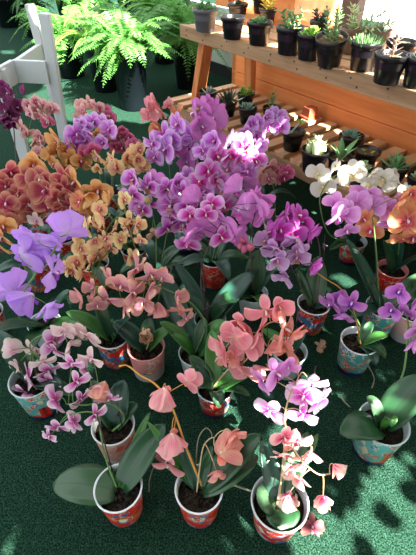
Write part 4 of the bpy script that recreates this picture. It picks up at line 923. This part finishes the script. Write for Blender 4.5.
orchid('orchid of very dark purple double blossoms at the left edge', 'plain', (12, 198), seed=34, gen=(4, .17, .055),
  spikes=(dict(path=[(17, 172, .22), (15, 145, .34), (13, 122, .44), (9, 105, .51), (3, 94, .55)], c='dark_purple', s=17, stem='stem_dark', kinds=('cup', 'bell'), jy=60, r=.0034, **{'from': .5}, fl=[(9, 93), (15, 98), (4, 104), (12, 106), (10, 116), (18, 118), (25, 90, D(s=10)), (4, 88), (1, 114), (17, 108), (5, 122, D(s=14))]),))
orchid('orchid of small pink and white speckled blossoms in front of the white stand', 'plain', (36, 214), seed=35, gen=(4, .15, .05),
  spikes=(dict(path=[(30, 185, .22), (28, 150, .36), (30, 125, .44), (38, 110, .49), (48, 108, .50)], c='pink_spotted', s=13, jy=50, **{'from': .45}, fl=[(28, 105), (35, 102), (42, 103), (36, 110), (46, 107), (52, 109), (30, 113), (42, 114), (49, 117), (47, 122, D(c='crimson')), (22, 128, D(c='pink_pale_spot', s=15)), (27, 133, D(c='pink_pale_spot')), (40, 137, D(c='pink_pale_spot', s=14)), (42, 146, D(c='pink_pale_spot', s=13)), (36, 141, D(c='pink_pale_spot')), (37, 152, D(c='pink_pale_spot', s=10))]),))
orchid('orchid of golden orange blossoms with purple lips beside the white post', 'plain', (64, 236), seed=36, gen=(5, .15, .05),
  spikes=(dict(path=[(70, 205, .22), (70, 180, .32), (66, 160, .39), (60, 146, .44)], c='orange', s=17, jy=50, **{'from': .4}, fl=[(58, 138, D(s=20)), (57, 150), (66, 151), (72, 159, D(s=20)), (80, 161, D(s=20)), (54, 164), (64, 168), (52, 176, D(s=20)), (50, 155), (84, 154, D(c='crimson', s=17)), (92, 150, D(c='crimson', s=16)), (68, 144, D(c='violet', s=13)), (90, 165, D(s=13)), (98, 158, D(c='peach_yellow', s=15))]),))
orchid('orchid of lilac blossoms with white edges right of the white post', 'plain', (98, 214), seed=37, gen=(4, .15, .05),
  spikes=(dict(path=[(100, 190, .22), (99, 165, .34), (95, 145, .42), (86, 132, .47)], c='lilac_edge', s=17, jy=40, **{'from': .5}, fl=[(76, 134, D(s=20)), (74, 145, D(s=20)), (84, 126), (94, 122, D(s=18)), (103, 124), (109, 130), (86, 140, D(s=20)), (97, 134, D(c='orange', s=13)), (103, 143, D(s=16)), (80, 122, D(s=13)), (91, 132)]),))
orchid('orchid of small pink cream speckled blossoms highest behind the lilac ones', 'plain', (112, 190), seed=38, gen=(3, .14, .05),
  spikes=(dict(path=[(112, 165, .24), (108, 140, .36), (101, 118, .46), (92, 106, .51)], c='pink_pale_spot', s=13, jy=50, **{'from': .6}, fl=[(81, 105), (88, 103), (94, 105), (84, 112, D(s=14)), (104, 111, D(c='crimson')), (110, 117, D(c='crimson')), (105, 121, D(c='pink_spotted')), (98, 108), (79, 114)]),))
orchid('orchid of small crimson pink blossoms in front of the sunlit turf', 'plain', (130, 212), seed=39, gen=(4, .14, .05),
  spikes=(dict(path=[(132, 190, .22), (130, 168, .32), (126, 150, .39), (120, 138, .43)], c='crimson', s=14, jy=45, **{'from': .5}, fl=[(113, 135), (118, 142), (125, 132), (129, 137), (134, 146), (122, 148), (129, 147), (115, 146), (137, 151, D(s=9)), (121, 136)]),))
orchid('orchid of small yellow peach blossoms on an ochre stem, lower than the crimson one', 'plain', (134, 248), seed=40, gen=(4, .15, .05),
  spikes=(dict(path=[(126, 215, .24), (122, 190, .33), (126, 170, .39), (132, 160, .42)], c='peach_yellow', s=15, stem='stem_orange', jy=50, **{'from': .3}, fl=[(135, 152), (128, 158, D(s=18)), (138, 160), (143, 168), (113, 160, D(s=16)), (116, 168), (108, 164, D(s=11)), (132, 166, D(s=12)), (139, 150), (98, 168, D(s=11, c='yellow_pink'))]),))
# ---- centre back
orchid('orchid of lilac blossoms with deep magenta centres left of the pink mass', 'plain', (158, 268), seed=41, gen=(5, .17, .06),
  spikes=(dict(path=[(156, 235, .25), (152, 210, .36), (148, 195, .42), (142, 188, .45)], c='magenta_lilac', s=21, jy=25, pitch=0, **{'from': .4}, fl=[(134, 180, D(s=23)), (149, 187, D(s=22)), (133, 195, D(s=21)), (139, 206, D(s=20)), (155, 182, D(c='orchid_pink', s=20)), (150, 203, D(s=16)), (143, 211, D(s=18)), (153, 232, D(c='withered', s=14, k='cup'))], buds=((148, 200, 9),)),
     dict(path=[(166, 238, .25), (170, 215, .36), (172, 200, .42), (174, 190, .45)], c='magenta_lilac', s=22, jy=30, **{'from': .4}, fl=[(177, 185, D(s=25)), (167, 189), (171, 206, D(s=27)), (184, 190), (173, 222, D(s=23)), (183, 224), (167, 228), (186, 205), (178, 213, D(s=20))])))
orchid('orchid of soft lilac blossoms high in the middle', 'wave', (186, 224), seed=42, gen=(5, .17, .06),
  spikes=(dict(path=[(184, 195, .26), (182, 165, .39), (176, 145, .47), (170, 132, .51)], c='lilac_edge', s=21, jy=45, **{'from': .5}, fl=[(178, 124, D(s=22)), (165, 134, D(s=24)), (183, 134, D(s=24)), (166, 150, D(s=26)), (176, 150, D(c='orchid_pink', s=20)), (153, 143, D(s=20, yaw=-30)), (155, 157, D(s=18)), (187, 148), (199, 152, D(s=20)), (186, 162, D(c='orchid_pink', s=22)), (172, 140), (190, 138)]),
     dict(path=[(190, 195, .26), (196, 160, .41), (200, 135, .50), (204, 118, .56)], c='orchid_pink', s=23, jy=60, **{'from': .55}, fl=[(194, 113, D(s=24)), (203, 107, D(s=20)), (202, 127, D(s=27)), (213, 119, D(s=25)), (208, 99, D(s=12)), (215, 141, D(s=22)), (197, 122), (209, 131), (221, 150, D(s=20)), (215, 108, D(s=18))])))
orchid('orchid of dusty peach coral blossoms farthest back below the ferns', 'plain', (170, 196), seed=43, gen=(3, .14, .05),
  spikes=(dict(path=[(170, 175, .24), (166, 145, .38), (164, 125, .47), (160, 112, .52)], c='salmon', s=16, jy=50, **{'from': .5}, fl=[(156, 102, D(s=19)), (147, 107), (162, 111, D(s=17)), (150, 116), (160, 126, D(c='coral_orange', s=17)), (157, 132, D(c='coral_orange', s=15)), (178, 114, D(s=19, c='coral_orange')), (176, 122), (168, 104, D(s=12))]),))
orchid('orchid of vivid magenta and lilac blossoms in the centre of the display, red pot', 'red', (214, 258), seed=44, gen=(5, .17, .06),
  spikes=(dict(path=[(220, 225, .26), (226, 195, .38), (230, 175, .45), (226, 160, .50), (214, 150, .53)], c='vivid', s=22, jy=50, **{'from': .4}, fl=[(215, 141, D(c='lilac_edge')), (232, 140, D(c='pale_lilac', s=20)), (241, 143, D(s=22)), (230, 155, D(s=24, c='vivid', yaw=10)), (240, 160, D(s=20, c='vivid')), (217, 157), (202, 150, D(c='lilac_edge', s=20)), (208, 171), (217, 181), (227, 170, D(c='pale_lilac', s=25)), (236, 175, D(c='pale_lilac', s=24)), (222, 190, D(c='pale_lilac'))]),
     dict(path=[(228, 225, .26), (238, 195, .38), (246, 175, .45), (250, 160, .49)], c='vivid', s=22, jy=50, **{'from': .4}, fl=[(247, 172, D(c='lilac_edge')), (249, 158), (255, 146, D(s=22, c='lilac_edge')), (256, 161), (244, 183, D(c='orchid_pink', s=30, k='back', yaw=170)), (236, 200, D(c='pale_lilac')), (193, 190, D(c='lilac_edge', s=24)), (200, 182), (205, 192, D(c='lilac_edge')), (212, 198, D(c='vivid')), (224, 206), (246, 150), (187, 178, D(c='lilac_edge'))])))
orchid('orchid of mauve violet edged blossoms overlapping the lower shelf', 'plain', (262, 200), seed=45, gen=(4, .15, .05),
  spikes=(dict(path=[(262, 175, .26), (262, 150, .41), (264, 135, .48), (268, 124, .52)], c='lilac_edge', s=15, jy=45, **{'from': .5}, fl=[(257, 121), (266, 117), (277, 118, D(s=17)), (269, 127), (281, 127, D(s=18)), (252, 124), (255, 136, D(s=16)), (262, 142, D(c='orchid_pink', s=17)), (274, 112, D(s=12)), (247, 132), (284, 120, D(s=12))]),))
orchid('orchid of small peach pink blossoms before the shaded turf, right of the magenta mass', 'plain', (276, 222), seed=46, gen=(4, .15, .055),
  spikes=(dict(path=[(275, 205, .22), (274, 190, .30), (272, 180, .34), (276, 174, .36)], c='pink_pale_spot', s=16, jy=40, **{'from': .4}, fl=[(258, 171), (263, 177, D(s=18)), (270, 168, D(s=18)), (268, 179), (279, 173, D(c='crimson')), (288, 172, D(c='crimson', s=14)), (284, 178, D(c='crimson')), (275, 178), (262, 166)]),))
# ---- fallen blossoms on the turf
def fallen(px, py, s, c, label, seed, yaw=0):
    p = at(px, py, .012); rnd = random.Random(seed); root = empty('fallen_blossom', V((p.x, p.y, 0)), label, 'flower')
    size = s*depth(p)/FP; put_flower(root, V((p.x, p.y, 0)), p, size, c, 'star', V((.1+yaw, -.35, .9)), rnd, .6)
fallen(312, 527, 26, 'fallen', 'wilted dusky pink blossom lying on the turf at the front, right of the sunlit pot', 5)
fallen(321, 347, 16, 'withered', 'small brown withered blossom lying on the turf below the red and navy pot', 6, .2)

# ================================================================== light
SUN = V((.62, -.785, 0)).normalized()*math.cos(math.radians(44))+V((0, 0, math.sin(math.radians(44))))
sl = bpy.data.lights.new('sun', 'SUN'); sl.energy = 34.0; sl.angle = math.radians(.4); sl.color = (1, .95, .86)
so = bpy.data.objects.new('sun', sl); C.objects.link(so); so.rotation_euler = SUN.to_track_quat('Z', 'Y').to_euler(); so.location = SUN*20
# unseen tree added behind the viewer as sun gobo, gaps shaped for sun patches
E1 = V((0, 0, 1)).cross(SUN).normalized(); E2 = SUN.cross(E1)
lit = []
def L_(px, py, z, r): p = at(px, py, z); lit.append((p.dot(E1), p.dot(E2), r))
def LP(p, r): lit.append((p.dot(E1), p.dot(E2), r))
for a in ((300, 552, 0, .03), (312, 540, 0, .027), (325, 530, 0, .027), (322, 548, 0, .025), (340, 533, 0, .02), (356, 531, 0, .024), (374, 537, 0, .026), (395, 544, 0, .028), (414, 550, 0, .03), (345, 550, 0, .022), (385, 553, 0, .018),
   (364, 503, 0, .014), (371, 493, 0, .018), (380, 483, 0, .02), (389, 474, 0, .018), (398, 465, 0, .014), (413, 458, 0, .018), (404, 505, 0, .022), (415, 517, 0, .026), (352, 514, 0, .008), (300, 536, 0, .012), (290, 435, 0, .01),
   (266, 495, .13, .026), (278, 505, .12, .02), (285, 528, .10, .022), (262, 455, .17, .015), (290, 441, .22, .03), (300, 458, .22, .026), (334, 463, .2, .015), (322, 492, .18, .02), (302, 500, .11, .016), (290, 474, .2, .012),
   (308, 382, .33, .03), (306, 398, .3, .028), (270, 411, .28, .022), (303, 416, .28, .024), (222, 280, .2, .022), (228, 290, .19, .012), (230, 156, .48, .03), (238, 158, .47, .02), (388, 224, .45, .03), (366, 192, .5, .03), (345, 282, 0, .04), (292, 233, .38, .02), (366, 397, .14, .012), (388, 402, .14, .012), (374, 394, .17, .012), (386, 424, .19, .01),
   (325, 183, .46, .012), (350, 173, .5, .012), (262, 157, 0, .03), (274, 166, 0, .03), (286, 172, 0, .025), (350, 345, .1, .01), (375, 330, .17, .018),
   (300, 128, .385, .035), (290, 118, .385, .035), (325, 122, .385, .04), (345, 130, .385, .03), (275, 148, .385, .03), (302, 160, .385, .03), (370, 140, .385, .03), (405, 175, .385, .04), (330, 160, .42, .025), (298, 142, .42, .015), (395, 158, .45, .03), (255, 100, .42, .025), (285, 105, .385, .03), (345, 152, .5, .025), (208, 88, .47, .02),
   (245, 140, .5, .02), (290, 45, .78, .03), (225, 35, .78, .03), (345, 66, .78, .025), (372, 78, .78, .03), (410, 92, .78, .025), (311, 32, .87, .02), (278, 50, .78, .02), (385, 45, .9, .02), (345, 20, .92, .03),
   (8, 52, 0, .12), (5, 66, 0, .09), (60, 62, 0, .06), (72, 90, 0, .13), (88, 86, 0, .1), (125, 104, 0, .08), (100, 108, 0, .06), (140, 114, 0, .06), (150, 140, 0, .07), (120, 146, 0, .05), (165, 92, 0, .1), (176, 96, 0, .08), (30, 140, 0, .06), 
   (90, 10, .7, .2), (120, 25, .6, .16), (140, 35, .55, .14), (165, 30, .6, .16), (180, 10, .75, .2), (110, 45, .55, .12), (150, 60, .5, .1), (175, 60, .5, .1), (60, 15, .6, .14), (190, 45, .5, .12), (205, 75, .5, .06), (70, 40, .5, .1), (130, 10, .7, .2), (155, 8, .75, .2), (180, 30, .62, .22), (165, 15, .7, .22), (192, 60, .45, .12), (120, 8, .8, .18), (88, 30, .6, .12), (60, 8, .75, .14), (192, 12, .7, .2), (100, 22, .65, .14)): L_(*(a[:3]+(a[3]*(1.25 if a[0] > 200 and a[1] < 180 else .55 if a[0] < 200 and a[1] < 150 and a[2] == 0 else 1),)))
for o in list(C.objects):
    if o.name in ('potted_fern.001', 'potted_fern.002', 'potted_fern.003', 'potted_fern.004'): LP(o.location+V((0, 0, .58)), .26); LP(o.location+V((-.05, -.15, .5)), .2)
rt = random.Random(99)
M['gobo_leaf'] = green('gobo_leaf', rgb(60, 110, 50), rgb(90, 140, 60), .2)
M['gobo_bark'] = plain('gobo_bark', rgb(90, 70, 54), rgb(120, 96, 76), 9, .9)
tree = empty('gobo_tree', V((1.9, -3.2, 0)), 'unseen leafy tree added to shade the display, its gaps shaped for sun patches', 'tree')
TB = tree.location.copy(); mb = MB(); u = -2.0
while u < 2.7:
    v = -.6
    while v < 6.4:
        uu, vv = u+rt.uniform(-.02, .02), v+rt.uniform(-.02, .02); far = v > 1.9; lr = .032 if v < 1.0 else .05 if not far else .075
        if not any((uu-a)**2+(vv-b)**2 < (r*(.62 if v < 1.0 else 1)+lr*.75)**2 for a, b, r in lit):
            for q in range(3):
                p = E1*(uu+rt.uniform(-.012, .012))+E2*(vv+rt.uniform(-.012, .012))+SUN*(2.7+rt.uniform(0, .6)); a = rt.uniform(0, 2*PI); x = E1*math.cos(a)+E2*math.sin(a); y = E2*math.cos(a)-E1*math.sin(a)
                x = (x+SUN*rt.uniform(-.4, .4)).normalized(); l, w = lr*rt.uniform(.9, 1.25), lr*rt.uniform(.6, .75)
                mb.face([p-x*l-TB, p-x*l*.3+y*w-TB, p+x*l*.4+y*w*.9-TB, p+x*l*1.1-TB, p+x*l*.4-y*w*.9-TB, p-x*l*.3-y*w-TB])
        v += .03 if v < 1.0 else .042 if v < 1.9 else .065
    u += .032
mb.build('foliage', M['gobo_leaf'], tree, smooth=False)
mb = MB(); mb.tube([V((0, 0, 0)), V((-.1, .2, 1.5)), V((-.3, .6, 2.2)), V((-.8, 1.4, 3.0))], .16, .06, 10)
mb.tube([V((-.3, .6, 2.2)), V((.8, 1.0, 3.0)), V((1.2, 1.2, 3.2))], .08, .03, 8); mb.build('trunk', M['gobo_bark'], tree)
# daylight
w = bpy.data.worlds.new('daylight'); bpy.context.scene.world = w; w.use_nodes = True; nt = w.node_tree; bg = nt.nodes['Background']
tc = nt.nodes.new('ShaderNodeTexCoord'); sx = nt.nodes.new('ShaderNodeSeparateXYZ'); rp = nt.nodes.new('ShaderNodeValToRGB')
nt.links.new(tc.outputs['Generated'], sx.inputs[0]); ma = nt.nodes.new('ShaderNodeMath'); ma.operation = 'MULTIPLY_ADD'; ma.inputs[1].default_value = .5; ma.inputs[2].default_value = .5
nt.links.new(sx.outputs[2], ma.inputs[0]); nt.links.new(ma.outputs[0], rp.inputs[0])
e = rp.color_ramp.elements; e[0].position = .45; e[0].color = (.6, .62, .62, 1); e[1].position = .85; e[1].color = (.9, .95, 1.0, 1)
nt.links.new(rp.outputs[0], bg.inputs[0]); bg.inputs[1].default_value = 1.6
# camera
cd = bpy.data.cameras.new('camera'); co = bpy.data.objects.new('camera', cd); C.objects.link(co); bpy.context.scene.camera = co
cd.sensor_fit = 'VERTICAL'; cd.sensor_height = 24; cd.lens = FP/555*24; cd.clip_start = .02
co.location = (0, 0, HC); co.rotation_euler = (PI/2-PITCH, 0, 0)
vs = bpy.context.scene.view_settings; vs.view_transform = 'Standard'; vs.look = 'None'; vs.gamma = 1; vs.use_curve_mapping = False; vs.exposure = .62
